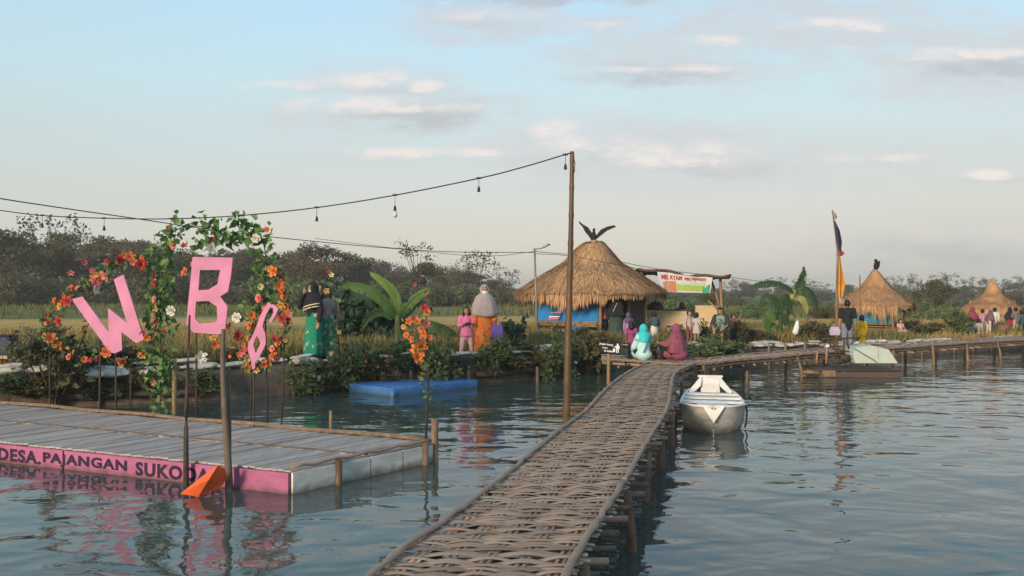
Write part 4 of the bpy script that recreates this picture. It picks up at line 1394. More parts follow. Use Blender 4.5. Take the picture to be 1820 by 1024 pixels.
for u0, u1, dz, lab in ((560, 690, .12, 'dark log lying along the bank foot above the blue raft'), (850, 1000, .22, 'dark log along the bank foot left of the tall bamboo pole'), (1290, 1480, .25, 'brown log along the bank behind the sideways walkway'), (180, 420, .2, 'long dark log along the bank behind the platform')):
    x0 = (u0 - CX) * 19 / F; x1 = (u1 - CX) * 19 / F
    if u0 > 800: x0, x1 = (u0 - CX) * 22.5 / F, (u1 - CX) * 22.5 / F
    if u0 > 1200: x0, x1 = (u0 - CX) * 28 / F, (u1 - CX) * 28 / F
    P = [Vector((x, bank_y(x) - .07, dz + .02 * math.sin(x * 5))) for x in np.linspace(x0, x1, 8)]
    O = P[0].copy()
    o = MB().tube([p - O for p in P], .06, 8).build('bank_log', M['raftwood'], None, True, O)
    tag(o, lab, 'log')

# ------------------------------------------------------------------ shrubs along the bank
def shrub_mesh(seed, n=900, up=.3, size=.13, asp=.5, tall=1.0):
    global nrg
    nrg = np.random.default_rng(seed)
    r = random.Random(seed)
    mb, st = MB(), MB()
    for k in range(13):
        a = r.uniform(0, 6.28); q = r.random() ** .6 * .38
        z = r.uniform(.18, .86) * (1 - .5 * q)
        c = Vector((q * math.cos(a), q * math.sin(a), z))
        rad = r.uniform(.11, .20)
        leaves(mb, blob(c, (rad, rad, rad * tall), n // 13, .3), size, asp, up, .5, .14)
        st.tube([(0, 0, -.08), Vector((c.x * .5, c.y * .5, c.z * .45)), c], [.014, .010, .005], 5)
    # a few shoots that leave the outline
    for k in range(7):
        a = r.uniform(0, 6.28); b = Vector((math.cos(a) * r.uniform(.25, .55), math.sin(a) * r.uniform(.25, .55), r.uniform(.6, 1.12)))
        st.tube([(b.x * .3, b.y * .3, .1), b * .7, b], [.010, .007, .003], 4)
        leaves(mb, np.array([tuple(b * q) for q in np.linspace(.6, 1, 9)]), size * .9, asp, up, .4, .14)
    return mb.mesh('shrub_leaves'), st.mesh('shrub_stems')
SHR = {}
def shrub(u, v, w, h, lm, label, flowers=(), seed=0, back=0, size=.13, tall=1.0, asp=.5, Y=None, dz=0, name='bank_shrub', group=None):
    k = (lm, seed % 4, size, asp)
    if k not in SHR:
        c, t = shrub_mesh(500 + seed % 4 * 31 + len(lm), 1050, .3, size, asp, tall)
        c.materials.append(LM[lm]); t.materials.append(LM['bark'])
        SHR[k] = (c, t)
    if Y is None:
        p = GL(u, v)
        by = p.y
        for _ in range(12): by = bank_y((u - CX) * by / F)
        if p.y < by + .12:
            p.y = by - .04 + back; p.x = (u - CX) * p.y / F; p.z = LZ(p.x) * .85 if not back else LZ(p.x) - .03
        # keep it under the traced foot when it hangs over the bank
        if not back: p.z = min(p.z, CAMZ - (v - CY) * p.y / F)
    else:
        p = Q(u, v, Y)
    s = p.y / F
    o = thing(name, label, 'shrub', p, rnd.uniform(0, 6.28), group)
    c, t = SHR[k]
    o.scale = (w * s / .95, w * s / .95, h * s)
    obj('foliage', c, None, o); obj('stems', t, None, o)
    for col, n in flowers:
        for _ in range(n):
            a = rnd.uniform(0, 6.28); q = rnd.uniform(.2, .46); zz = rnd.uniform(.35, 1.0)
            f = flower(col, rnd.randrange(4), o, Vector((q * math.cos(a), q * math.sin(a), zz)), 1)
            ks = rnd.uniform(.07, .12)
            f.scale = (ks / (w * s), ks / (w * s), ks / (h * s))
    return o
SH = [
    (98, 716, 150, 150, 'dark', 'big dark shrub behind the flower ring at the left', [('orange', 3)], 0, .10),
    (50, 712, 90, 90, 'bush', 'low green shrub at the left corner behind the platform', [], 1, .12),
    (190, 712, 110, 60, 'dark', 'dark shrub below the pink letter W', [], 2, .11),
    (262, 708, 60, 48, 'bush', 'small green shrub between letters W and B', [('orange', 2)], 3, .12),
    (352, 705, 80, 52, 'bush', 'leafy shrub below the pink letter B', [('white', 2)], 0, .13),
    (420, 702, 60, 46, 'olive', 'olive shrub right of the pink letter B', [('orange', 2)], 1, .12),
    (466, 700, 44, 40, 'bush', 'small shrub below the twisted pink letter', [('orange', 3)], 2, .12),
    (548, 704, 90, 66, 'bush', 'green shrub hiding the feet of the woman in black', [('white', 2)], 3, .13),
    (604, 700, 70, 84, 'bush', 'tall green shrub left of the blue raft', [('lime', 3), ('orange', 2)], 0, .13),
    (628, 690, 92, 104, 'bush', 'flowering green shrub above the left end of the blue raft', [('orange', 6)], 1, .12),
    (668, 684, 84, 62, 'olive', 'olive shrub below the large banana plant', [('orange', 4)], 2, .12),
    (712, 676, 70, 44, 'bush', 'low shrub above the middle of the blue raft', [('orange', 2)], 3, .12),
    (768, 680, 92, 92, 'bush', 'green shrub between orange flower stem and girl in pink', [('orange', 4)], 1, .12),
    (806, 676, 64, 52, 'dark', 'dark low shrub at the feet of the girl in pink', [], 2, .12),
    (880, 668, 66, 72, 'bush', 'green shrub at the feet of the woman in orange', [], 0, .14),
    (918, 662, 60, 36, 'olive', 'low olive plants on the bank right of the woman in orange', [], 3, .12),
    (975, 676, 92, 88, 'bush', 'green shrub just left of the tall bamboo pole', [], 1, .12),
    (1035, 668, 92, 80, 'olive', 'grassy shrub between the tall bamboo pole and the black sign', [], 2, .12),
    (1008, 672, 60, 60, 'bush', 'small bank shrub behind the tall bamboo pole', [], 0, .12),
    (1066, 660, 46, 40, 'bush', 'small shrub under the left end of the sideways walkway', [], 3, .12),
]
BACK = (50, 190, 262, 420, 466, 712, 918)
for k, (u, v, w, h, lm, lab, fl, sd, sz) in enumerate(SH):
    shrub(u, v, w, h * (.8 if u in BACK else 1), lm, lab, fl, sd, size=sz, back=1.0 if u in BACK else 0)
# low growth hanging over the bank edge, each plant by itself
LOW = 'low leafy plants growing along the bank edge'
for k in range(58):
    u = -40 + k * 19.5 + rnd.uniform(-7, 7)
    if 655 < u < 700 or 838 < u < 862: continue
    if rnd.random() < (.68 if u < 600 else .5): continue
    v = float(np.interp(u, [-40, 0, 300, 560, 700, 850, 1000, 1100], [712, 708, 702, 690, 676, 668, 660, 655])) + rnd.uniform(-14, 4)
    fl = [(rnd.choice(['orange', 'yellow', 'orange', 'white']), rnd.choice((1, 2, 3)))] if rnd.random() < .4 else []
    shrub(u, v, rnd.uniform(38, 74), rnd.uniform(26, 58) * (.7 if u < 600 else .75), rnd.choice(['bush', 'bush', 'olive', 'bluegreen', 'bush']), 'low green leafy plant in the row growing along the bank edge', fl, rnd.randrange(4), size=rnd.choice((.15, .18)), name='bank_plant', group=LOW)
# behind the bank
SB = [
    (655, 640, 150, 130, 'bluegreen', 'large dark blue green shrub left of the banana plant', 26.0, 0, .17, .7),
    (600, 628, 70, 90, 'bluegreen', 'dark shrub right behind the couple in green skirts', 25.0, 1, .15, .7),
    (905, 632, 62, 66, 'bluegreen', 'dark broad leafed shrub right of the woman in orange', 24.0, 2, .16, .75),
    (950, 640, 70, 50, 'bush', 'green weeds below the street lamp', 25.5, 3, .13, .5),
    (1010, 632, 70, 55, 'bush', 'green weeds below the blue wall of the big hut', 26, 1, .13, .5),
    (1050, 628, 60, 50, 'olive', 'grassy weeds under the bamboo bench of the big hut', 26, 0, .13, .4),
    (1190, 632, 90, 26, 'bush', 'low green plants between the two seated women', 25.6, 2, .16, .5),
    (1255, 640, 80, 40, 'bush', 'dark green plants right of the woman in maroon', 25.0, 3, .15, .5),
    (1300, 634, 70, 30, 'bush', 'low plants below the seated man', 26.2, 0, .15, .5),
    (1268, 606, 70, 36, 'bush', 'leafy plant right beside the seated man', 27.6, 1, .14, .5),
    (1315, 612, 40, 44, 'olive', 'thin plant beside the small boy with raised arm', 28.2, 2, .14, .4),
    (1206, 604, 40, 28, 'bush', 'small leafy plant in front of the counter', 28.0, 3, .13, .5),
    (1352, 612, 50, 30, 'olive', 'dry grassy clump beside the brown basket', 29.0, 1, .13, .35),
    (1455, 606, 60, 36, 'olive', 'dry weeds behind the sideways walkway right of the banana stem', 30, 2, .14, .4),
    (1700, 590, 56, 40, 'bush', 'leafy bush left of the small right hut', 36, 3, .15, .6),
    (1640, 594, 70, 26, 'olive', 'low weeds behind the bank between the two right huts', 37, 0, .13, .4),
]
for (u, v, w, h, lm, lab, Y, sd, sz, asp) in SB:
    shrub(u, v, w, h, lm, lab, [], sd, size=sz, Y=Y, asp=asp)

# ------------------------------------------------------------------ banana plants
def banana_leaf(P, width, name, m, parent, fringe=.0, roll=None):
    """leaf blade along the points P: midrib with two half blades that hang a little and split in places"""
    sp = spline(P, 10)
    n = len(sp)
    mb = MB()
    up = Vector((0, 0, 1)) if roll is None else Vector(roll)
    rows = []
    for i, p in enumerate(sp):
        t = (sp[min(i + 1, n - 1)] - sp[max(i - 1, 0)]).normalized()
        side = t.cross(up)
        if side.length < .2: side = t.cross(Vector((0, 1, 0)))
        side.normalize()
        nn = side.cross(t).normalized()
        q = i / (n - 1)
        w = width * (math.sin(math.pi * min(1, max(0, .06 + q * .94)) ** .75) ** .6) * (1 if q < .97 else .4)
        if q < .10: w *= q / .10 * .8 + .05
        rows.append((p, side, nn, w))
    for sgn in (-1, 1):
        for i in range(n - 1):
            p, s, nn, w = rows[i]; p2, s2, n2, w2 = rows[i + 1]
            gap = rnd.random() < fringe
            k = .55 if gap else 1
            dr = Vector((0, 0, -1)) * (.25 + (fringe > 0) * .5)
            a, b = p, p2
            a1 = p + s * sgn * w * .55 + nn * w * .10; b1 = p2 + s2 * sgn * w2 * .55 + n2 * w2 * .10
            a2 = p + s * sgn * w * k + dr * w * .5; b2 = p2 + s2 * sgn * w2 * k * rnd.uniform(.85, 1) + dr * w2 * .5
            mb.add([a, b, b1, a1, b2, a2], [(0, 1, 2, 3), (3, 2, 4, 5)])
    mb.tube(sp, [.025 * (1 - .8 * i / n) for i in range(n)], 5)
    return mb.build(name, m, parent, True)
def banana(label, base, Y, stem, leafs, sm='stem', sr=.11):
    O = Q(base[0], base[1], Y)
    root = thing('banana_plant', label, 'banana plant', O)
    P = lambda q: Q(q[0], q[1], Y + (q[2] if len(q) > 2 else 0)) - O
    sp = [P(q) for q in stem]
    MB().tube(spline(sp, 6), list(np.linspace(sr, sr * .5, 6 * (len(sp) - 1) + 1)), 10).build('stem', LM[sm], root, True)
    for pts, w, lm, fr, roll in leafs:
        banana_leaf([P(q) for q in pts], w, 'leaf', LM[lm], root, fr, roll)
    return root
FW = (.25, -1, .35)
banana('big banana plant with broad green leaves between couple and girl', (706, 640), 23.2, [(706, 648), (707, 600), (706, 562)],
       [([(705, 570), (690, 540, -.1), (660, 515, -.2), (625, 506, -.2), (606, 512, -.3)], .17, 'banana', .10, FW),
        ([(705, 566), (706, 545), (698, 515, -.1), (675, 494, -.2), (656, 483, -.2)], .145, 'bananayoung', .08, FW),
        ([(707, 568), (722, 545, -.1), (742, 525, -.2), (762, 514, -.3), (772, 522, -.3)], .13, 'banana', .10, FW),
        ([(709, 575), (735, 572, -.2), (770, 577, -.3), (800, 588, -.3), (818, 606, -.4)], .15, 'bananadark', .12, FW),
        ([(704, 600), (700, 615, -.3), (690, 640, -.4)], .17, 'bananayoung', 0, FW),
        ([(709, 565), (730, 540, .3), (745, 535, .5), (758, 560, .6)], .17, 'bananadark', .05, (0, 1, .4)),
        ([(704, 565), (680, 550, .3), (655, 560, .5), (640, 590, .6)], .15, 'bananadark', .08, (0, 1, .4))])
banana('tall yellow stemmed banana plant with torn drooping leaves', (1412, 603), 31.0, [(1412, 608), (1407, 575), (1404, 545), (1412, 515)],
       [([(1412, 520), (1400, 510, -.1), (1375, 502, -.2), (1350, 505, -.3), (1333, 512, -.3)], .22, 'bananadark', .45, (0, -.5, 1)),
        ([(1412, 520), (1420, 505), (1427, 488, -.1), (1429, 473, -.1)], .19, 'bananadark', .4, FW),
        ([(1414, 520), (1428, 514, -.1), (1440, 520, -.2), (1450, 540, -.2), (1454, 560, -.2)], .2, 'bananadark', .45, FW),
        ([(1410, 530), (1424, 530, -.3), (1432, 545, -.3), (1434, 560, -.3)], .14, 'stem', 0, FW),
        ([(1408, 530), (1396, 534, -.3), (1388, 548, -.3)], .12, 'stem', 0, FW)], sr=.16)
banana('small dark banana plant left of the tall yellow stemmed one', (1387, 606), 30.2, [(1387, 612), (1387, 580), (1388, 550)],
       [([(1388, 555), (1378, 535), (1362, 530), (1348, 545)], .26, 'bananadark', .3, FW), ([(1388, 552), (1392, 535), (1398, 530), (1405, 552)], .24, 'bananadark', .25, FW),
        ([(1387, 560), (1375, 555, -.2), (1364, 570, -.3), (1372, 595, -.3)], .22, 'banana', .2, FW), ([(1388, 560), (1394, 560, -.2), (1398, 580, -.2)], .2, 'bananadark', .2, FW),
        ([(1387, 590), (1378, 580, -.1), (1366, 575), (1358, 582)], .10, 'banana', 0, FW)], sm='bananadark', sr=.10)
banana('small banana plant with pale leaves left of the small right hut', (1706, 595), 37.5, [(1706, 600), (1705, 580), (1704, 566)],
       [([(1705, 570), (1698, 560), (1690, 556), (1684, 562)], .2, 'banana', 0, FW), ([(1705, 570), (1708, 560), (1714, 552)], .2, 'banana', 0, FW), ([(1705, 575), (1696, 574), (1688, 580)], .18, 'banana', 0, FW)], sr=.08)

# ------------------------------------------------------------------ thatched huts
PROF_R = [0, .14, .26, .42, .63, .83, 1.0]
PROF_H = [0, .045, .21, .47, .64, .84, 1.0]
def thatch(name, rad, zt, ze, fringe, nst, seed, root, rot=0.0, apex=0.0, prof=(PROF_R, PROF_H), p=3.2):
    r = random.Random(seed)
    mb = MB()
    def rho(th):
        t = th - rot
        # square with its corners on the axes, corners rounded
        a, b = abs(math.cos(t + math.pi / 4)), abs(math.sin(t + math.pi / 4))
        return rad * .80 / (a ** p + b ** p) ** (1 / p)
    def S(th, q, off=0.0):
        d = rho(th) * q * (1 + .02 * mnoise.noise(Vector((math.cos(th) * 3, math.sin(th) * 3, q * 2 + seed))))
        h = float(np.interp(q, prof[0], prof[1])) if q <= 1 else 1 + (q - 1) * 1.2
        bump = .085 * mnoise.noise(Vector((math.cos(th) * 4 * q, math.sin(th) * 4 * q, seed)))
        return Vector((math.cos(th) * d + apex * max(0, 1 - q), math.sin(th) * d, zt - (zt - ze) * h + off + bump))
    nq, nt = 16, 64
    rings = [[S(2 * math.pi * k / nt, max(.004, q / nq * .985)) for k in range(nt)] for q in range(nq + 1)]
    mb.loft(rings, False)
    inner = [[S(2 * math.pi * k / nt, max(.004, q / nq * .985), -.13) for k in range(nt)] for q in range(nq + 1)]
    mb.loft([i[::-1] for i in inner], False)
    V, Fc = [], []
    def straw(a, b, c, w, tang):
        i = len(V)
        t = tang * w
        V.extend([a - t, a + t, b + t * .9, b - t * .9, c])
        Fc.extend([(i, i + 1, i + 2, i + 3), (i + 3, i + 2, i + 4)])
    for k in range(nst):
        th = r.uniform(0, 2 * math.pi)
        q0 = r.random() ** .62
        L = r.uniform(.09, .20)
        q1, q2 = min(1.03, q0 + L * .5), min(1.06, q0 + L)
        dth = r.gauss(0, .018) / max(.2, q0)
        tang = Vector((-math.sin(th), math.cos(th), r.gauss(0, .15)))
        straw(S(th, q0, r.uniform(.0, .018)), S(th + dth, q1, r.uniform(.018, .065)), S(th + 1.8 * dth, q2, r.uniform(.0, .10)), rad * r.uniform(.003, .0075), tang)
    for k in range(int(nst * .55)):
        th = r.uniform(0, 2 * math.pi)
        f = fringe(th) * r.uniform(.35, 1.30) * (1 + .55 * mnoise.noise(Vector((th * 7, 0, seed))))
        q = r.uniform(.93, 1.02)
        a = S(th, q, r.uniform(-.10, .03))
        out = Vector((math.cos(th), math.sin(th), 0)) * r.uniform(-.02, .12) * f
        sw = Vector((-math.sin(th), math.cos(th), 0)) * r.gauss(0, .06) * f
        straw(a, a + out * .6 + sw * .5 - Vector((0, 0, f * .6)), a + out + sw - Vector((0, 0, f)), rad * r.uniform(.0035, .008), Vector((-math.sin(th), math.cos(th), 0)))
    k0 = len(mb.v)
    mb.v.extend([tuple(v) for v in V]); mb.f.extend([tuple(i + k0 for i in q) for q in Fc])
    return mb.build(name, M['thatch'], root), S
def sheet(a, b, z0, z1, m, root, name, nx=16, nz=6, amp=.03, seed=0):
    """hanging sheet between two ground points"""
    mb = MB()
    a, b = Vector(a), Vector(b)
    d = (b - a); nn = Vector((-d.y, d.x, 0)).normalized()
    rings = []
    for side in (0, .012):
        V = []
        for j in range(nz + 1):
            for i in range(nx + 1):
                p = a + d * (i / nx)
                z = z0 + (z1 - z0) * j / nz
                w = amp * mnoise.noise(Vector((i * .55 + seed, j * .5, seed))) + amp * .6 * math.sin(i * 1.3 + j * .3)
                V.append(Vector((p.x, p.y, z)) + nn * (w + side))
        fs = []
        for j in range(nz):
            for i in range(nx):
                q = j * (nx + 1) + i
                f = (q, q + 1, q + nx + 2, q + nx + 1)
                fs.append(f if side == 0 else f[::-1])
        mb.add(V, fs)
    return mb.build(name, m, root, True)
def wing(pts, depth, root, name, m, jag=True):
    """bird wing: outline in XZ with feather notches, thick along Y"""
    return MB().prism(pts, depth).build(name, m, root)
def statue(label, O, wings_uv, Y, edge=False):
    root = thing('bird_statue', label, 'statue', O)
    c = [Vector((0, 0, -.1)), Vector((0, 0, .05)), Vector((0, -.02, .16)), Vector((0, -.05, .26)), Vector((0, -.09, .31))]
    bod = MB().tube(c, [.05, .085, .08, .05, .03], 8).build('body', M['black'], root, True)
    hd = MB().ell((0, -.10, .33), (.05, .06, .05), 8, 6)
    hd.tube([(0, -.14, .33), (0, -.20, .30)], [.02, .005], 5)
    hd.build('head', M['black'], bod, True)
    for up, lo in wings_uv:
        P = [Q(u, v, Y) - O for u, v in up] + [Q(u, v, Y) - O for u, v in lo[::-1]]
        f = [Vector((p.x, -.03, p.z)) for p in P]; b = [Vector((p.x, .05, p.z)) for p in P]
        if edge:
            m = Matrix.Rotation(R(80), 3, 'Z')
            f = [m @ p for p in f]; b = [m @ p for p in b]
        MB().loft([f, b]).build('wing', M['black'], root)
    return root

def big_hut():
    g = GL(1049, 603)
    O = Vector((g.x, g.y, .44))
    root = thing('thatched_hut', 'big straw roofed hut with bright blue wall sheet and black bird on top', 'hut', O)
    px = g.y / F
    zt = CAMZ - (429 - CY) * px - O.z
    ze = CAMZ - (519 - CY) * px - O.z
    def fringe(th):
        d = (th + math.pi) % (2 * math.pi) - math.pi       # -pi/2 points to the viewer
        base = .22 + .22 * math.exp(-((d + 2.0) / .55) ** 2)  # longest left of the front corner
        if -1.45 < d < -.6: base = .15
        if -.6 < d < .3: base = .20
        return base
    roof, _ = thatch('thatch_roof', 2.80, zt, ze, fringe, 8500, 3, root, rot=R(3) - math.pi / 2, apex=.12)
    MB().tube([(.12, 0, zt - .12), (.13, 0, zt + .03), (.12, 0, zt + .10)], [.12, .09, .03], 9).build('roof_tip', M['thatch'], roof, True)
    hd = 1.84
    C = {k: Vector((hd * math.cos(a), hd * math.sin(a), 0)) for k, a in dict(front=R(-85), left=R(180), right=R(0), back=R(92)).items()}
    for k, c in C.items():
        MB().tube([c + Vector((0, 0, -.2)), c + Vector((.01, 0, 1.0)), c + Vector((0, 0, ze + .45))], [.060, .055, .05], 8).build('corner_post', M['bamboo'], root, True)
    d2 = C['front'].lerp(C['right'], .62)
    MB().tube([d2 + Vector((0, 0, -.2)), d2 + Vector((0, 0, ze + .4))], [.065, .055], 8).build('door_post', M['bamboo'], root, True)
    MB().tube([C['front'] + Vector((.02, 0, 1.15)), C['front'].lerp(C['right'], .28) + Vector((0, 0, 1.62))], .035, 7).build('brace', M['bamboo'], root, True)
    zlo = CAMZ - (574 - CY) * (g.y - 1) / F - O.z
    ws = sheet(C['left'], C['front'].lerp(C['left'], .03), zlo, ze + .25, M['walltarp'], root, 'wall_sheet', amp=.025, seed=2)
    sheet(C['left'].lerp(C['front'], .55) + Vector((0, -.06, 0)), C['left'].lerp(C['front'], .71) + Vector((0, -.06, 0)), .0, zlo + .1, M['walltarp'], root, 'sheet_flap', 6, 4, .02, 5)
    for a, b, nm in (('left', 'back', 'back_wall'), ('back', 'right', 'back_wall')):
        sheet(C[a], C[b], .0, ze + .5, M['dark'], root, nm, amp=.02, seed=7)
    p0, p1 = C['front'].lerp(C['right'], .64), C['right']
    sheet(p0, p1, .0, ze + .3, M['raftwood'], root, 'side_wall', 8, 5, .01, 1)
    for z in (zlo - .02,):
        MB().tube([C['left'] + Vector((0, -.05, z)), C['front'] + Vector((0, -.05, z))], .035, 7).build('wall_rail', M['bamboo'], root, True)
    mb = MB()
    a, b = C['left'].lerp(C['front'], .08), C['left'].lerp(C['front'], .98)
    nn = Vector((-.7, -.72, 0))
    for k in range(5):
        mb.tube([a + nn * (.10 + .08 * k) + Vector((0, 0, .42)), b + nn * (.10 + .08 * k) + Vector((0, 0, .42))], .03, 6)
    for t in (.02, .30, .55, .80, .98):
        for q in (.10, .42):
            mb.tube([a.lerp(b, t) + nn * q + Vector((0, 0, -.2)), a.lerp(b, t) + nn * q + Vector((0, 0, .42))], .035, 6)
    for z in (.16, .28):
        mb.tube([a + nn * .42 + Vector((0, 0, z)), b + nn * .42 + Vector((0, 0, z))], .025, 6)
    for z in (.58, .70):
        mb.tube([a + nn * .06 + Vector((0, 0, z)), b + nn * .06 + Vector((0, 0, z))], .03, 6)
    mb.build('bench', M['bamboo'], root, True)
    q = C['left'].lerp(C['front'], .22) + Vector((-.04, -.06, 0))
    e = (C['front'] - C['left']).normalized()
    for k, m in enumerate(('pinksign', 'white', 'walltarp', 'pinksign')):
        MB().beam(q + Vector((0, 0, zlo + .12 + .07 * k)) + e * (.04 * k), q + Vector((0, 0, zlo + .13 + .07 * k)) + e * (.45 + .04 * k), .02, .045).build('poster_stripe', M[m], ws)
    tp = O + Vector((.12, 0, zt + .06))
    Y = tp.y
    statue('black bird statue with raised wings on top of the big hut', tp,
           [([(1028.5, 392.5), (1036, 399), (1045, 404), (1052, 414), (1057, 424)], [(1030, 397), (1036, 404), (1040, 412), (1046, 419), (1052, 428)]),
            ([(1060, 418), (1068, 408), (1079, 403), (1090, 400.5), (1095, 402.5)], [(1058, 427), (1069, 418), (1078, 411), (1088, 406), (1093, 404.5)])], Y)
    return O
HUT = big_hut()

def small_hut(label, u, vb, vtop, veave, wpx, Y, seed, full, tip):
    px = Y / F
    O = Q(u, vb, Y)
    root = thing('thatched_hut', label, 'hut', O)
    zt = (vb - vtop) * px; ze = (vb - veave) * px
    rad = wpx * px / 2
    def fringe(th):
        d = (th + math.pi) % (2 * math.pi) - math.pi
        b = .30 * rad / 1.8
        if full:
            b += .30 * math.exp(-((d + 1.75) / .30) ** 2) * rad / 1.8
            if -1.45 < d < -.7: b = .10
        return b
    roof, _ = thatch('thatch_roof', rad, zt, ze, fringe, 4200, seed, root, rot=R(4) - math.pi / 2,
           prof=([0, .10, .2, .35, .6, .85, 1.0], [0, .06, .24, .47, .70, .88, 1.0]) if not tip else ([0, .10, .16, .24, .36, .6, .85, 1.0], [0, .03, .16, .40, .55, .74, .90, 1.0]))
    hd = rad * .70
    C = {k: Vector((hd * math.cos(a), hd * math.sin(a), 0)) for k, a in dict(front=R(-80), left=R(184), right=R(4), back=R(96)).items()}
    for k, c in C.items():
        MB().tube([c + Vector((0, 0, -.3)), c + Vector((0, 0, ze + .35))], [.055, .048], 8).build('corner_post', M['bamboo'], root, True)
    MB().tube([(0, 0, zt - .1), (0, 0, zt + .06)], [.10, .03], 8).build('roof_tip', M['thatch'], roof, True)
    if full:
        z0 = (vb - 574) * px
        sheet(C['left'], C['front'], z0, ze + .2, M['tealtarp'], root, 'wall_sheet', 12, 5, .03, 4)
        mb = MB()
        for z in (z0 - .03, z0 - .12, z0 - .22):
            mb.tube([C['left'] + Vector((0, -.05, z)), C['front'] + Vector((0, -.05, z))], .022, 6)
        for z in (ze - .08, ze - .22, z0 - .1):
            mb.tube([C['right'].lerp(C['front'], .1) + Vector((0, -.05, z)), C['right'] + Vector((.3, 0, z))], .02, 6)
        mb.build('bamboo_rails', M['bamboo'], root, True)
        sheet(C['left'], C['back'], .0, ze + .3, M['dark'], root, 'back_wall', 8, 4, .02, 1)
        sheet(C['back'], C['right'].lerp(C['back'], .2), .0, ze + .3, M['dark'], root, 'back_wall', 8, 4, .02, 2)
        MB().box((0, .1, .25), (hd * 1.1, hd * 1.1, .06), R(45)).build('floor', M['raftwood'], root)
        mb = MB()
        for k in range(9):
            mb.ell((C['front'].x * .2 + rnd.uniform(.1, .6), C['front'].y * .5 + rnd.uniform(-.2, .2), ze - rnd.uniform(.0, .75)), (.14, .12, .16), 8, 6)
        mb.build('hanging_bags', M['dark'], root, True)
    else:
        sheet(C['left'].lerp(C['back'], .0), C['back'], .1, ze + .3, M['tealtarp'], root, 'back_wall', 8, 4, .02, 1)
    return root, O, zt
h2, O2, zt2 = small_hut('middle sized straw hut with torn teal wall sheet, behind the flag pole', 1556, 597, 479, 541, 152, 38.0, 11, True, False)
h3, O3, zt3 = small_hut('smallest straw hut at the far right with a crowd below it', 1764, 596, 500, 548, 116, 40.5, 23, False, True)
Y2 = O2.y
statue('black bird statue seen edge on atop the hut by the flag pole', O2 + Vector((0, 0, zt2 + .05)),
       [([(1554.5, 461), (1559, 460.5)], [(1556, 480), (1560, 478)]), ([(1560, 465), (1564, 463.5)], [(1559, 480), (1563, 474)])], Y2)

# ------------------------------------------------------------------ food stall with banner
def stall():
    g = GL(1205, 604)
    Y = 32.0
    O = Q(1205, 606, Y)
    root = thing('food_stall', 'food stall with plywood counter under a dark sheet roof', 'stall', O)
    P = lambda u, v, dy=0: Q(u, v, Y + dy) - O
    def slab(name, a, b, z0v, z1v, dy0, dy1, m, th=.05):
        p, q = P(a, z0v, dy0), P(b, z0v, dy1)
        zt = P(a, z1v, dy0).z
        MB().loft([[p, q, q + Vector((0, th, 0)), p + Vector((0, th, 0))], [Vector((p.x, p.y, zt)), Vector((q.x, q.y, zt)), Vector((q.x, q.y + th, zt)), Vector((p.x, p.y + th, zt))]]).build(name, m, root)
    slab('counter_panel', 1150, 1222, 606, 553, -.3, -.5, M['panel'])
    slab('side_panel', 1236, 1275, 604, 543, .10, -.05, M['panel'])
    z = P(1150, 552, 0).z
    MB().box((P(1186, 552).x, .1, z + .02), (1.5, .75, .04)).build('counter_top', M['graywood'], root)
    # sagging roof sheet
    V, top = [], []
    nx, ny = 14, 4
    line = [(1128, 478), (1150, 479), (1190, 484), (1230, 490), (1262, 491), (1288, 488)]
    us = [p[0] for p in line]; vs = [p[1] for p in line]
    for j in range(ny + 1):
        for i in range(nx + 1):
            u = 1128 + 160 * i / nx
            v = float(np.interp(u, us, vs))
            p = P(u, v, 0); p.y = -.9 + 2.6 * j / ny; p.z -= .10 * j / ny + .04 * math.sin(i * 1.1)
            V.append(p)
    fs = [(j * (nx + 1) + i, j * (nx + 1) + i + 1, (j + 1) * (nx + 1) + i + 1, (j + 1) * (nx + 1) + i) for j in range(ny) for i in range(nx)]
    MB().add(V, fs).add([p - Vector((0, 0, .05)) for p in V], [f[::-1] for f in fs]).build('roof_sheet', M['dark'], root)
    MB().tube([p - Vector((0, .02, .03)) for p in V[:nx + 1]], .055, 6).build('roof_edge_beam', M['darkpole'], root, True)
    MB().box(P(1277, 494) + Vector((0, -.6, 0)), (.40, .5, .10)).build('roof_corner_board', M['darkpole'], root)
    for pts in ([(1284, 608), (1283, 560), (1280, 492)], [(1281, 556), (1272, 520), (1262, 494)], [(1140, 606), (1140, 482)], [(1132, 500), (1144, 486)]):
        MB().tube([P(u, v, -.5) for u, v in pts], .05 if len(pts) == 3 else .035, 7).build('post', M['bamboo'], root, True)
    MB().tube([P(1283, 560, -.5), P(1270, 545, -.4), P(1258, 534, -.3)], .03, 6).build('brace', M['bamboo'], root, True)
    MB().tube([P(1136, 504, -.3), P(1147, 488, -.2)], .04, 6).build('brace', M['bamboo'], root, True)
    return O, Y
SO, SY = stall()
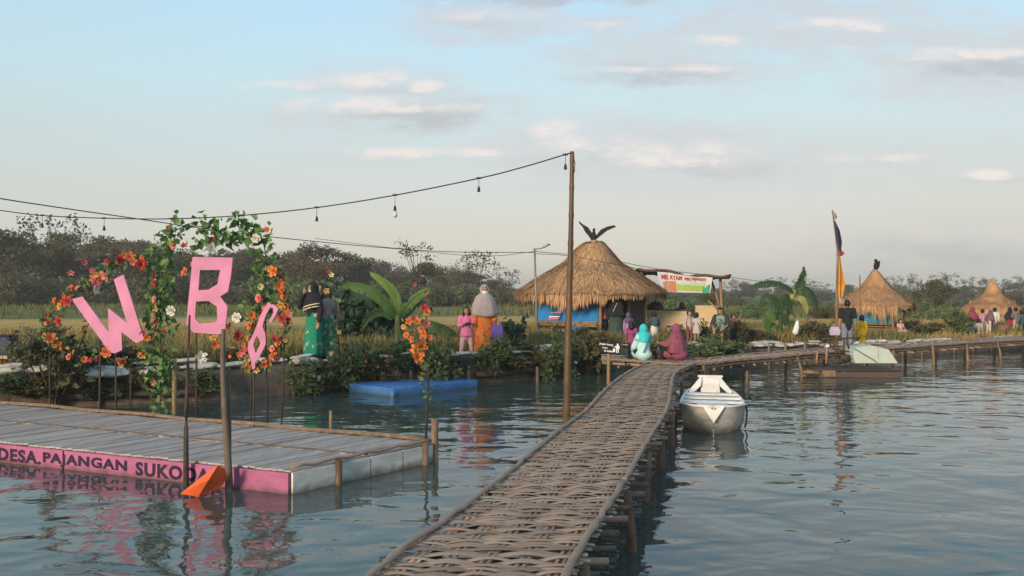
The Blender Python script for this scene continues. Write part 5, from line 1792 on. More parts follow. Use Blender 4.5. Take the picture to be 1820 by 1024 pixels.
def banner():
    Y = SY - .95
    O = Q(1168, 486, Y)
    root = thing('banner', 'faded printed food banner hanging under the stall roof edge', 'banner', O)
    P = lambda u, v, dy=0: Q(u, v, Y + dy) - O
    tl, tr, bl, br = (1168, 483), (1267, 491), (1175, 519), (1262, 521)
    def B(s, t, dy=0):
        """s along, t down"""
        u = (tl[0] * (1 - s) + tr[0] * s) * (1 - t) + (bl[0] * (1 - s) + br[0] * s) * t
        v = (tl[1] * (1 - s) + tr[1] * s) * (1 - t) + (bl[1] * (1 - s) + br[1] * s) * t
        return P(u, v, dy + .02 * math.sin(s * 9))
    def patch(name, s0, s1, t0, t1, m, dy, n=10, wob=0.0):
        f, b = [], []
        V = []
        for j in range(3):
            for i in range(n + 1):
                s = s0 + (s1 - s0) * i / n
                V.append(B(s, t0 + (t1 - t0) * j / 2 + (wob * math.sin(i * 1.1) if j == 0 else 0), dy))
        fs = [(j * (n + 1) + i, j * (n + 1) + i + 1, (j + 1) * (n + 1) + i + 1, (j + 1) * (n + 1) + i) for j in range(2) for i in range(n)]
        return MB().add(V, fs).add([p + Vector((0, .004, 0)) for p in V], [f[::-1] for f in fs]).build(name, m, cl[0] if cl else root)
    cl = []
    mk = lambda n, c: mat(n, c, tuple(x * .85 for x in c), 8, .6)
    cl.append(patch('cloth', 0, 1, 0, 1, mk('banner_white', (.62, .60, .56)), 0, 16))
    patch('green_field', .33, .88, .52, .92, mk('banner_lime', (.36, .46, .10)), -.008, 10, .05)
    patch('pale_green_wave', .42, .86, .40, .60, mk('banner_pale', (.45, .58, .42)), -.014, 10, .04)
    patch('food_picture', .17, .32, .42, .98, mk('banner_food', (.55, .20, .10)), -.012, 5)
    patch('brown_picture', .07, .16, .45, .95, mk('banner_brown', (.42, .27, .14)), -.010, 5, .05)
    patch('green_figure', .84, .98, .60, .99, mk('banner_green', (.05, .33, .19)), -.016, 5, .12)
    patch('lilac_edge', 0, .04, 0, .98, mk('banner_lilac', (.60, .55, .68)), -.008, 3)
    def words(txt, s0, s1, t0, t1, m, nm):
        me = text_mesh(txt, .2, nm, .001, 1.0, 0, .006)
        xsv = [v.co.x for v in me.vertices]; ysv = [v.co.y for v in me.vertices]
        x0, x1, ya, yb = min(xsv), max(xsv), min(ysv), max(ysv)
        for v in me.vertices:
            s = s0 + (s1 - s0) * (v.co.x - x0) / (x1 - x0)
            t = t1 + (t0 - t1) * (v.co.y - ya) / (yb - ya)
            z = v.co.z
            v.co = B(s, t, -.024 - z)
        obj(nm, me, m, cl[0])
    red = mk('banner_red', (.42, .05, .07)); 
    words('MIE AYAM', .06, .44, .11, .36, red, 'lettering')
    words('WBG', .48, .60, .17, .36, red, 'lettering')
    words('PAJANGAN', .62, .88, .15, .37, red, 'lettering')
    
banner()
def thing1(name, label, cat, mb, m, loc, smooth=True, group=None):
    return tag(mb.build(name, m, None, smooth, loc), label, cat, group)
# things on and under the counter
p = Q(1166, 552, 31.8)
mb = MB().tube([(0, 0, 0), (0, 0, .05), (0, 0, .18), (0, 0, .26), (0, 0, .30)], [.26, .31, .27, .16, .03], 12)
o = thing1('cooking_pot', 'dark covered cooking pot standing on the stall counter', 'pot', mb, M['raftwood'], p + Vector((0, .15, .03)))
MB().ell((0, 0, .32), (.04, .04, .03), 8, 6).build('lid_knob', M['black'], o, True)
# stool under the seated man
p = GL(1268, 608)
root = thing('stool', 'low dark wooden stool under the seated man', 'stool', p)
MB().box((.05, .05, .36), (.62, .40, .05)).build('seat', M['raftwood'], root)
for sx in (-.22, .32):
    for sy in (-.12, .22):
        MB().box((sx, sy, .165), (.05, .05, .34)).build('leg', M['raftwood'], root)

# ------------------------------------------------------------------ black notice board
def notice():
    b = G(1081, 665, 0)
    b.y = 20.6 * 1.02; b.x = (1081 - CX) * b.y / F
    Y = b.y
    O = Vector((b.x, b.y, 0))
    root = thing('notice_sign', 'black wooden notice board with white hand lettering on a bamboo post', 'sign', O)
    P = lambda u, v: Q(u, v, Y) - O
    MB().tube([Vector((0, 0, -.6)), P(1082, 630), P(1083, 606)], [.045, .043, .04], 8).build('post', M['bamboo'], root, True)
    poly = [P(1063, 608), P(1063, 622), P(1072, 627), P(1084, 629), P(1102, 630), P(1103, 612), P(1097, 606), P(1080, 606)]
    f = [Vector((p.x, -.075, p.z)) for p in poly]; bk = [Vector((p.x, -.045, p.z)) for p in poly]
    brd = MB().loft([f, bk]).build('board', M['black'], root)
    def words(txt, u0, v0, u1, v1, h):
        me = text_mesh(txt, .2, 'lettering', .001, 1.0, .15, .006)
        xsv = [v.co.x for v in me.vertices]; ysv = [v.co.y for v in me.vertices]
        a, bb = P(u0, v0), P(u1, v1)
        x0, x1 = min(xsv), max(xsv); ya, yb = min(ysv), max(ysv)
        hh = h * Y / F
        for v in me.vertices:
            s = (v.co.x - x0) / (x1 - x0); t = (v.co.y - ya) / (yb - ya)
            q = a.lerp(bb, s); 
            v.co = Vector((q.x, -.0775 - v.co.z, q.z + hh * t))
        obj('lettering', me, M['white'], brd)
    words('Jangan buang', 1064.3, 612.5, 1089, 615.5, 4.2)
    words('sampah', 1070, 619, 1079, 620.2, 3.4)
    words('ke kolam', 1073, 624.5, 1089, 626.2, 3.8)
    W = lambda: MB()
    mb = MB()
    def blk(pts):
        q = [P(u, v) for u, v in pts]
        mb.loft([[Vector((p.x, -.079, p.z)) for p in q], [Vector((p.x, -.0755, p.z)) for p in q]])
    blk([(1094.6, 614), (1099.5, 613.7), (1101, 619), (1099.6, 619.5), (1099, 616.5), (1099, 627), (1097.6, 627), (1097.2, 621), (1096.4, 621), (1096, 627), (1094.5, 627), (1094.4, 617), (1091.3, 617.5), (1091, 616.4)])
    c = P(1097, 612); mb.tube([c + Vector((0, -.079, 0)), c + Vector((0, -.0755, 0))], .022, 10)
    blk([(1088.4, 620), (1093, 620), (1092.4, 625.5), (1089, 625.5)])
    c = P(1091, 618.8); mb.tube([c + Vector((0, -.079, 0)), c + Vector((0, -.0755, 0))], .012, 8)
    mb.build('litter_symbol', M['white'], brd)
notice()

# ------------------------------------------------------------------ flag pole with torn flags, thin pole, basket, bag, bench at the left edge
def flagpole():
    Y = 27.6
    O = Q(1486, 608, Y); O.z = .2
    root = thing('flag_pole', 'leaning bamboo pole with torn dark blue and orange flags', 'flag pole', O)
    P = lambda u, v, dy=0: Q(u, v, Y + dy) - O
    MB().tube([P(1487, 625), P(1487, 530), P(1489, 450), P(1484, 410), P(1479, 374)], [.045, .04, .03, .02, .012], 8).build('pole', M['posttan'], root, True)
    def cloth(name, left, right, m):
        V = []
        n = len(left)
        for k in range(n):
            a, b = P(*left[k]), P(*right[k])
            for i in range(6):
                q = a.lerp(b, i / 5)
                V.append(q + Vector((0, .10 * math.sin(i * 1.9 + k * .8), 0)))
        fs = [(k * 6 + i, k * 6 + i + 1, (k + 1) * 6 + i + 1, (k + 1) * 6 + i) for k in range(n - 1) for i in range(5)]
        MB().add(V, fs).add([v + Vector((0, .008, 0)) for v in V], [f[::-1] for f in fs]).build(name, m, root, True)
    cl = lambda n, c: mat(n, c, tuple(x * .7 for x in c), 6, .7, trans=.15)
    cloth('flag', [(1482, 392), (1485, 410), (1488, 430), (1489, 446)], [(1484, 392), (1491, 410), (1494.5, 430), (1494, 444)], cl('flag_blue', (.045, .055, .115)))
    cloth('flag', [(1480, 374), (1481, 384), (1483, 391)], [(1480.5, 374), (1486, 384), (1486, 388)], cl('flag_white', (.42, .36, .36)))
    cloth('flag', [(1489, 445), (1488, 452), (1490, 457)], [(1494, 443), (1500, 451), (1495, 455)], cl('flag_red', (.38, .08, .09)))
    cloth('flag', [(1489, 456), (1489, 480), (1488, 505), (1489, 527)], [(1493, 455), (1495, 478), (1500, 505), (1497, 528)], cl('flag_orange', (.72, .33, .05)))
    cloth('flag', [(1489, 527), (1490, 534), (1494, 540)], [(1493, 526), (1500, 537), (1500, 541)], cl('flag_pale', (.55, .46, .44)))
flagpole()
pole('bamboo_pole', 'thin plain bamboo pole in front of the hut with the teal sheet', [Q(1529, 612, 33.5), Q(1529, 550, 33.5), Q(1528, 490, 33.5)], [.04, .034, .028], M['posttan'])
def basket(label, u, v, Y, w, h):
    O = Q(u, v, Y)
    s = Y / F
    root = thing('basket', label, 'basket', O)
    rings = []
    mb = MB()
    for k in range(10):
        t = k / 9
        rr = w * s / 2 * (.82 + .18 * math.sin(t * 2.2)) * (1.0 + .02 * (k % 2))
        rings.append([Vector((rr * math.cos(a), rr * math.sin(a), h * s * t)) for a in [2 * math.pi * i / 20 for i in range(20)]])
    inn = [[Vector((p.x * .9, p.y * .9, p.z + .004)) for p in r] for r in rings[::-1][:-1]]
    mb.loft(rings + inn, True).build('woven_body', M['wicker'], root, True)
    MB().tube([Vector((w * s * .5 * math.cos(a), w * s * .5 * math.sin(a), h * s)) for a in [2 * math.pi * i / 24 for i in range(25)]], .025, 6).build('rim', M['wicker'], root, True)
basket('brown woven waste basket on the bank left of the banana plants', 1341, 613, 29.3, 24, 26)
basket('brown round basket on the bank in front of the small right hut crowd', 1783, 592, 38.2, 26, 14)
def hanging_bag():
    Y = 29.6
    O = Q(1413, 594, Y)
    root = thing('plastic_bag', 'white plastic bag hung on a stick beside the yellow banana stem', 'bag', O)
    P = lambda u, v, dy=0: Q(u, v, Y + dy) - O
    V = []
    out = [(1417, 569), (1419, 572), (1420, 583), (1417, 595), (1411, 595), (1408, 591), (1412, 579), (1415, 571)]
    pts = [P(u, v) for u, v in out]
    c = sum(pts, Vector()) / len(pts)
    def R_(k, dy): return [c + (p - c) * k + Vector((0, dy, 0)) for p in pts]
    MB().loft([R_(.6, -.10), R_(.95, -.05), R_(1, 0), R_(.95, .05), R_(.6, .10)]).build('bag', M['white'], root, True)
    MB().tube([P(1408, 612), P(1412, 595), P(1417, 569), P(1420, 560)], .02, 6).build('stick', M['bamboo'], root, True)
hanging_bag()
def left_bench():
    Y = 17.6
    O = Q(10, 690, Y)
    root = thing('wooden_bench', 'weathered bamboo bench cut by the left edge of the picture', 'bench', O)
    P = lambda u, v, dy=0: Q(u, v, Y + dy) - O
    MB().box(P(-30, 635) + Vector((0, .2, 0)), (1.0, .5, .06)).build('seat', M['panel'], root)
    for u, dy in ((20, 0), (20, .4), (-70, 0), (-70, .4)):
        MB().tube([P(u, 700, dy), P(u + 1, 637, dy)], .055, 8).build('leg', M['bamboo'], root, True)
    MB().tube([P(33, 700, -.1), P(28, 672, .0), P(22, 655, .1)], .03, 7).build('brace', M['bamboo'], root, True)
    b = thing('blue_crate', 'dark blue plastic tub on the bench at the left edge', 'tub', Q(-8, 633, Y) + Vector((0, .2, .03)))
    r0 = [Vector((x * .24, y * .16, 0)) for x, y in ((-1, -1), (1, -1), (1, 1), (-1, 1))]
    def rr(k, z): return [Vector((p.x * k, p.y * k, z)) for p in r0]
    MB().loft([rr(.9, 0), rr(1, .36), rr(.93, .36), rr(.83, .03)]).build('tub_body', mat('navy_plastic', (.02, .028, .09), (.015, .02, .06), 6, .45), b)
    MB().tube([v for v in rr(1.03, .36)] + [rr(1.03, .36)[0]], .016, 6).build('rim', M['ink'], b, True)
left_bench()
# pink drink bottle beside the seated women
p = Q(1170, 641, 20.4 * SC_)
root = thing('drink_bottle', 'small pink drink bottle standing between the two seated women', 'bottle', (p.x, p.y, DECK + .03))
MB().tube([(0, 0, 0), (0, 0, .12), (0, 0, .17), (0, 0, .20)], [.04, .042, .035, .018], 10).build('bottle', mat('pink_drink', (.62, .25, .26), None, 6, .3), root, True)
MB().tube([(0, 0, .198), (0, 0, .235)], [.020, .020], 8).build('cap', M['white'], root, True)

# ------------------------------------------------------------------ people
SKIN = mat('skin', (.36, .20, .125), (.30, .165, .10), 9, .55)
HAIR = mat('black_hair', (.018, .014, .012), (.010, .008, .008), 30, .5)
EYE = mat('eye_dark', (.02, .015, .012), None, 10, .3)
LIP = mat('lip', (.30, .10, .08), None, 10, .5)
MASK = mat('face_mask', (.50, .68, .72), (.44, .61, .65), 12, .7)
CLOTHS = {}
def cloth(c, c2=None, scale=9):
    k = (c, c2, scale)
    if k not in CLOTHS:
        CLOTHS[k] = mat('cloth_%d' % len(CLOTHS), c, c2 or tuple(x * .78 for x in c), scale, .85, .006, 22)
    return CLOTHS[k]
def lerp3(a, b, t): return Vector(a).lerp(Vector(b), t)

def skeleton(pose, hk):
    J = dict(pelvis=Vector((0, 0, .53)), belly=Vector((0, 0, .62)), chest=Vector((0, .0, .73)), neck=Vector((0, .01, .825)), head=Vector((0, -.008, .918)))
    for s, n in ((-1, 'R'), (1, 'L')):
        J['sh' + n] = Vector((s * .112, .005, .800)); J['el' + n] = Vector((s * .142, .02, .635)); J['wr' + n] = Vector((s * .150, -.02, .490))
        J['hip' + n] = Vector((s * .052, 0, .515)); J['kn' + n] = Vector((s * .056, -.012, .285)); J['an' + n] = Vector((s * .058, .012, .045)); J['to' + n] = Vector((s * .066, -.085, .020))
    leg = pose.get('leg', 'stand')
    dz = 0
    if leg == 'ground':      # sitting on the ground, knees drawn up
        dz = .085 - .53
        for s, n in ((-1, 'R'), (1, 'L')):
            J['hip' + n] = Vector((s * .055, 0, .075)); J['kn' + n] = Vector((s * .085, -.205, .195)); J['an' + n] = Vector((s * .070, -.275, .035)); J['to' + n] = Vector((s * .075, -.37, .018))
    elif leg == 'chair':
        sh = pose.get('seat', .27)
        dz = sh - .53
        for s, n in ((-1, 'R'), (1, 'L')):
            J['hip' + n] = Vector((s * .055, 0, sh - .012)); J['kn' + n] = Vector((s * (.085), -.225, sh + .01)); J['an' + n] = Vector((s * .075, -.235 - (.05 if s > 0 else -.03), .045)); J['to' + n] = J['an' + n] + Vector((s * .01, -.095, -.025))
    elif leg == 'squat':
        dz = .14 - .53
        for s, n in ((-1, 'R'), (1, 'L')):
            J['hip' + n] = Vector((s * .055, .02, .13)); J['kn' + n] = Vector((s * .09, -.17, .235)); J['an' + n] = Vector((s * .07, -.03, .045)); J['to' + n] = Vector((s * .08, -.125, .02))
    elif leg == 'step':
        J['knR'] = Vector((-.070, -.05, .29)); J['anR'] = Vector((-.085, -.06, .045)); J['toR'] = Vector((-.10, -.15, .02))
        J['knL'] = Vector((.060, .01, .285)); J['anL'] = Vector((.060, .07, .05)); J['toL'] = Vector((.068, -.02, .02))
    elif leg == 'apart':
        for s, n in ((-1, 'R'), (1, 'L')):
            J['kn' + n].x = s * .085; J['an' + n].x = s * .115; J['to' + n].x = s * .135
    if pose.get('narrow'):
        for n in 'RL': J['sh' + n].x *= .84; J['el' + n].x *= .86; J['wr' + n].x *= .9
    up = ['pelvis', 'belly', 'chest', 'neck', 'head', 'shR', 'shL', 'elR', 'elL', 'wrR', 'wrL']
    for k in up: J[k].z += dz
    ln = pose.get('lean', 0)   # forward bend of the back
    if ln:
        b = J['pelvis'].copy()
        m = Matrix.Rotation(ln, 3, 'X')
        for k in up[1:]: J[k] = b + m @ (J[k] - b)
    tl = pose.get('tilt', 0)
    if tl:
        b = J['pelvis'].copy(); m = Matrix.Rotation(tl, 3, 'Y')
        for k in up[1:]: J[k] = b + m @ (J[k] - b)
    for n, s in (('R', -1), ('L', 1)):
        a = pose.get('arm' + n, 'down')
        sh = J['sh' + n]
        if a == 'face':   e, w = (s * .085, -.075, -.115), (s * -.005 - s * .045, -.125, .06)
        elif a == 'chest': e, w = (s * .045, -.02, -.155), (s * -.06, -.115, -.105)
        elif a == 'hold': e, w = (s * .035, -.03, -.165), (s * -.02, -.15, -.13)
        elif a == 'fwd': e, w = (s * .03, -.11, -.12), (s * .01, -.245, -.10)
        elif a == 'up': e, w = (s * .12, -.06, .06), (s * .13, -.13, .19)
        elif a == 'out': e, w = (s * .12, -.02, -.11), (s * .20, -.06, -.22)
        elif a == 'knee': e, w = (s * .05, -.06, -.155), (s * .0, -.19, -.215)
        elif a == 'hip': e, w = (s * .10, .03, -.15), (s * .03, -.04, -.26)
        elif a == 'head': e, w = (s * .13, -.03, .03), (s * .02, -.04, .13)
        else: e, w = (s * .03, .015, -.165), (s * .04, -.03, -.31)
        J['el' + n] = sh + Vector(e); J['wr' + n] = sh + Vector(w)
    return J

def person(label, loc, h, face, pose=None, skirt=None, trousers=None, top=None, sleeve=1.0, hijab=None, cape=.17, hair=None, mask=False, shoes=None, vest=None, hk=None, slim=1.0, tophem=.06, extra=None, group=None, fingers=True, dress=None, capefront=True):
    pose = dict(pose or {})
    if hijab is not None: pose['narrow'] = True
    hk = hk or (1.0 if h > 1.35 else 1.0 + (1.35 - h) * .75)
    J = skeleton(pose, hk)
    root = thing('person', label, 'person', loc, face, group)
    S = lambda p: Vector(p) * h
    head = J['head'] + Vector((0, 0, .03 * (hk - 1)))
    def capsules(mb, L, g=0.0, k=1.0):
        for a, b, ra, rb in L: mb.cone(S(J[a]) if isinstance(a, str) else S(a), S(J[b]) if isinstance(b, str) else S(b), (ra * k * slim + g) * h, (rb * k * slim + g) * h, 10)
    # one continuous body
    mb = MB()
    pel, ch = J['pelvis'], J['chest']
    mb.ell(S(pel), [x * h * slim for x in (.088, .066, .07)], 12, 8)
    mb.ell(S(ch), [x * h * slim for x in (.098, .066, .10)], 12, 8)
    capsules(mb, [('pelvis', 'belly', .072, .070), ('belly', 'chest', .070, .080), ('neck', head, .030, .032), ('chest', 'neck', .060, .034)])
    for n in 'RL':
        capsules(mb, [('chest', 'sh' + n, .05, .040), ('sh' + n, 'el' + n, .037, .028), ('el' + n, 'wr' + n, .027, .018),
                      ('hip' + n, 'kn' + n, .058, .038), ('kn' + n, 'an' + n, .037, .023), ('an' + n, 'to' + n, .024, .018)])
        mb.cone(S(J['an' + n] + Vector((0, .018, -.018))), S(J['an' + n]), .020 * h, .022 * h, 8)
        w, e = J['wr' + n], J['el' + n]
        d = (w - e).normalized()
        side = d.cross(Vector((0, 1, 0)) if abs(d.y) < .8 else Vector((0, 0, 1))).normalized()
        nn = side.cross(d).normalized()
        pc = w + d * .030
        mb.cone(S(w), S(w + d * .048), .0155 * h, .017 * h, 8)
        mb.cone(S(w + d * .045 - side * .013), S(w + d * .045 + side * .013), .0125 * h, .0125 * h, 8)
        curl = nn * (-.012)
        for q, L in ((-.016, .036), (-.0055, .043), (.005, .041), (.0155, .032)):
            a = w + d * .052 + side * q
            b = a + d * L * .55 + side * q * .12
            c = b + d * L * .42 + curl
            mb.cone(S(a), S(b), .0065 * h, .0058 * h, 6).cone(S(b), S(c), .0058 * h, .0050 * h, 6)
        tb = w + d * .016 + side * (-.014)
        mb.cone(S(tb), S(tb + d * .022 - side * .016), .0075 * h, .0068 * h, 6).cone(S(tb + d * .022 - side * .016), S(tb + d * .042 - side * .018 + curl * .6), .0066 * h, .0054 * h, 6)
    turn = pose.get('turn', 0); nod = pose.get('nod', 0)
    HM = Matrix.Rotation(turn, 3, 'Z') @ Matrix.Rotation(nod, 3, 'X')
    def Hd(p): return S(head) + HM @ (Vector(p) * h * hk)
    mb.ell(S(head), [x * h * hk for x in (.050, .060, .070)], 14, 10, HM)
    mb.ell(Hd((0, -.018, -.038)), [x * h * hk for x in (.036, .040, .034)], 10, 8, HM)
    mb.cone(Hd((0, -.056, .006)), Hd((0, -.068, -.014)), .006 * h * hk, .010 * h * hk, 7)
    for s in (-1, 1):
        mb.ell(Hd((s * .050, .004, -.004)), [x * h * hk for x in (.008, .014, .018)], 7, 6, HM)
    me = baked(mb, [('REMESH', dict(mode='VOXEL', voxel_size=.0075 * h)), ('SMOOTH', dict(factor=.5, iterations=2))], 'body')
    body = obj('body', me, SKIN, root, True)
    if not mask:
        e = MB()
        for s in (-1, 1): e.ell(Hd((s * .020, -.0545, .010)), [x * h * hk for x in (.0085, .006, .0055)], 8, 6, HM)
        for s in (-1, 1): e.beam(Hd((s * .010, -.0585, .024)), Hd((s * .030, -.053, .024)), .006 * h, .004 * h)
        e.build('eyes', EYE, body, True)
        MB().ell(Hd((0, -.0575, -.036)), [x * h * hk for x in (.015, .006, .005)], 8, 6, HM).build('mouth', LIP, body, True)
    else:
        e = MB()
        for s in (-1, 1): e.ell(Hd((s * .020, -.0545, .012)), [x * h * hk for x in (.0085, .006, .0055)], 8, 6, HM)
        e.build('eyes', EYE, body, True)
        m2 = MB().ell(Hd((0, -.010, -.030)), [x * h * hk for x in (.052, .064, .040)], 16, 10, HM, keep=lambda d: d.y < -.30)
        o = m2.build('face_mask', MASK, body, True)
        md = o.modifiers.new('thick', 'SOLIDIFY'); md.thickness = .004
    solid = lambda o, t=.006: setattr(o.modifiers.new('thick', 'SOLIDIFY'), 'thickness', t)
    vox = [('REMESH', dict(mode='VOXEL', voxel_size=.011 * h)), ('SMOOTH', dict(factor=.5, iterations=3))]
    if trousers is not None:
        t = MB()
        t.ell(S(pel), [x * h * slim for x in (.098, .077, .075)], 12, 8)
        for n in 'RL':
            capsules(t, [('hip' + n, 'kn' + n, .066, .047)], 0)
            end = lerp3(J['kn' + n], J['an' + n], pose.get('tlen', .9))
            if pose.get('tlen', .9) > .05: capsules(t, [('kn' + n, end, .047, .036)], 0)
        obj('trousers', baked(t, vox, 'trousers'), trousers, root, True)
    if top is not None:
        t = MB()
        t.ell(S(ch), [x * h * slim for x in (.108, .078, .105)], 12, 8)
        t.ell(S(lerp3(pel, J['belly'], .25) + Vector((0, 0, -tophem * .5))), [h * .100 * slim, h * .080 * slim, h * (.075 + tophem)], 12, 8)
        capsules(t, [('pelvis', 'belly', .086, .082), ('belly', 'chest', .082, .088), ('chest', 'neck', .07, .040)])
        for n in 'RL':
            capsules(t, [('chest', 'sh' + n, .06, .048)])
            if sleeve > 0:
                se = lerp3(J['sh' + n], J['el' + n], min(1, sleeve * 2))
                capsules(t, [('sh' + n, se, .046, .040)])
                if sleeve > .5:
                    capsules(t, [('el' + n, lerp3(J['el' + n], J['wr' + n], (sleeve - .5) * 2 * .93), .040, .028)])
        obj('shirt', baked(t, vox, 'shirt'), top, root, True)
    def folded(z0, z1, r0, r1, c0, c1, nf, m, name, fold=.10, nz=10, drop=0):
        rings = []
        N = 40
        ph = rnd.uniform(0, 6)
        for j in range(nz + 1):
            t = j / nz
            c = lerp3(c0, c1, t)
            row = []
            for k in range(N):
                a = 2 * math.pi * k / N
                f = 1 + fold * t * math.sin(nf * a + ph + .8 * t) + fold * .4 * t * math.sin((nf * 2 + 1) * a)
                zz = z0 + (z1 - z0) * t - drop * t * max(0, -math.sin(a)) ** 2
                row.append(S(Vector((c.x + math.cos(a) * (r0[0] + (r1[0] - r0[0]) * t ** .8) * f, c.y + math.sin(a) * (r0[1] + (r1[1] - r0[1]) * t ** .8) * f, zz))))
            rings.append(row)
        o = MB().loft(rings, False).build(name, m, root, True)
        solid(o)
        return o
    if top is not None and tophem > .08 and pose.get('leg', 'stand') in ('stand', 'step', 'apart'):
        folded(J['belly'].z - .02, pel.z - tophem, (.088 * slim, .072 * slim), (.125 * slim, .100 * slim), J['belly'], pel + Vector((0, -.005, 0)), 5, top, 'shirt_hem', .06, 6)
    if skirt is not None:
        if pose.get('leg') == 'ground':
            t = MB()
            t.ell(S(J['pelvis'] + Vector((0, -.02, -.01))), [x * h for x in (.15, .14, .085)], 12, 8)
            for n in 'RL': capsules(t, [('hip' + n, 'kn' + n, .085, .070), ('kn' + n, 'an' + n, .070, .050)])
            obj('skirt', baked(t, vox, 'skirt'), skirt, root, True)
        elif pose.get('leg') == 'chair':
            t = MB()
            t.ell(S(J['pelvis']), [x * h for x in (.12, .10, .08)], 12, 8)
            for n in 'RL': capsules(t, [('hip' + n, 'kn' + n, .08, .06), ('kn' + n, lerp3(J['kn' + n], J['an' + n], .8), .06, .05)])
            obj('skirt', baked(t, vox, 'skirt'), skirt, root, True)
        else:
            zb = pose.get('hem', .055)
            folded(J['belly'].z - .01, zb, (.086 * slim, .070 * slim), (.135 * slim, .115 * slim), J['belly'], Vector((0, -.01, 0)), 6, skirt, 'skirt', .09)
    if dress is not None:   # long robe from the shoulders down
        folded(J['neck'].z - .02, pose.get('hem', .05), (.075, .055), (.150 * slim, .125 * slim), J['neck'], Vector((0, -.01, 0)), 6, dress, 'dress', .07, 14)
        t = MB()
        for n in 'RL':
            capsules(t, [('chest', 'sh' + n, .05, .045), ('sh' + n, 'el' + n, .038, .044), ('el' + n, lerp3(J['el' + n], J['wr' + n], .93), .046, .050)])
        obj('sleeves', baked(t, vox, 'sleeves'), dress, root, True)
    if pose.get('robe'):   # draped robe of someone seated, seen mostly from behind
        t = MB()
        t.ell(S(J['pelvis'] + Vector((0, 0, .0))), [x * h for x in (.135, .13, .09)], 14, 8)
        t.ell(S(J['pelvis'] + Vector((0, -.16, .03))), [x * h for x in (.115, .15, .11)], 14, 8)
        capsules(t, [('pelvis', 'belly', .112, .100), ('belly', 'chest', .100, .095), ('chest', 'neck', .085, .050)])
        for n in 'RL':
            capsules(t, [('chest', 'sh' + n, .065, .052), ('sh' + n, 'el' + n, .050, .046), ('el' + n, lerp3(J['el' + n], J['wr' + n], .85), .044, .036)])
        o = obj('robe', baked(t, vox + [('DISPLACE', dict(strength=0.0))], 'robe'), pose['robe'], root, True)
    if hijab is not None:
        hm, style = hijab
        m2 = MB().ell(Hd((0, .006, .004)), [x * h * hk for x in (.062, .070, .083)], 22, 16, HM,
                      keep=lambda d: not (d.y < -.45 and abs(d.x) < .62 and -.62 < d.z < .50))
        hood = m2.build('hijab_hood', hm, root, True)
        solid(hood, -.006)
        a = 0
        nz = head.z - .030 * hk
        # cape falling from the chin over the shoulders
        rings = []
        N = 36
        cc = J['neck']
        chx = J['chest']
        for j in range(11):
            t = j / 10
            z = nz - (nz - (J['shL'].z - cape)) * t
            c = lerp3(head + Vector((0, .004, 0)), chx + Vector((0, -.005, 0)), min(1, t * 1.2))
            kn = [0, .06, .16, .5, 1]
            rx = float(np.interp(t, kn, [.050 * hk, .072, .116, .158, .198] if style != 'tight' else [.050 * hk, .064, .098, .128, .146]))
            ry = float(np.interp(t, kn, [.056 * hk, .068, .085, .106, .124] if style != 'tight' else [.056 * hk, .064, .080, .092, .098]))
            row = []
            for k in range(N):
                an = 2 * math.pi * k / N
                f = 1 + .07 * t * math.sin(5 * an + 1) + .035 * t * math.sin(11 * an)
                dz = -.045 * t * (max(0, -math.sin(an)) ** 2 if capefront else 0) - .03 * t * max(0, math.sin(an)) ** 2
                row.append(S(Vector((c.x + math.cos(an) * rx * f, c.y + math.sin(an) * ry * f, z + dz))))
            rings.append(row)
        o = MB().loft(rings, False).build('hijab_cape', hm, hood, True)
        solid(o)
    if hair is not None:
        m2 = MB().ell(Hd((0, .008, .012)), [x * h * hk for x in (.057, .064, .070)], 18, 12, HM, keep=lambda d: not (d.y < -.30 and d.z < .42) and d.z > -.55 - (.3 if d.y > 0 else 0))
        if hair in ('long', 'bob'):
            L = .17 if hair == 'long' else .06
            m2.tube([Hd((0, .045, .03)), Hd((0, .060, -.05)), Hd((0, .055, -.05 - L))], [.030 * h * hk, .046 * h * hk, .03 * h * hk], 10, squash=.6)
            for s in (-1, 1): m2.tube([Hd((s * .045, .0, .02)), Hd((s * .055, .01, -.05)), Hd((s * .050, .015, -.06 - L * .6))], [.018 * h, .020 * h, .012 * h], 8)
        if hair == 'tail':
            m2.tube([Hd((0, .06, .03)), Hd((0, .095, .01)), Hd((0, .085, -.09))], [.014 * h, .022 * h, .01 * h], 8)
        o = m2.build('hair', HAIR, root, True)
        solid(o, -.006)
    if shoes is not None:
        t = MB()
        for n in 'RL':
            a, b = J['an' + n], J['to' + n]
            t.cone(S((a.x, a.y + .015, .022)), S((b.x, b.y, .018)), .031 * h, .025 * h, 8)
        obj('shoes', baked(t, vox, 'shoes'), shoes, root, True)
    if vest is not None:
        t = MB()
        t.ell(S(ch + Vector((0, .018, 0))), [x * h for x in (.118, .082, .108)], 18, 12, keep=lambda d: not (d.y < -.2 and abs(d.x) < .55))
        t.ell(S(pel + Vector((0, .012, .05))), [x * h for x in (.112, .088, .10)], 18, 12, keep=lambda d: not (d.y < -.2 and abs(d.x) < .55))
        for n in 'RL':
            t.cone(S(J['sh' + n]), S(J['el' + n]), .052 * h, .046 * h, 10)
        o = t.build('jacket', vest, root, True)
        solid(o, .005)
    if extra: extra(root, J, S, h, Hd)
    return root

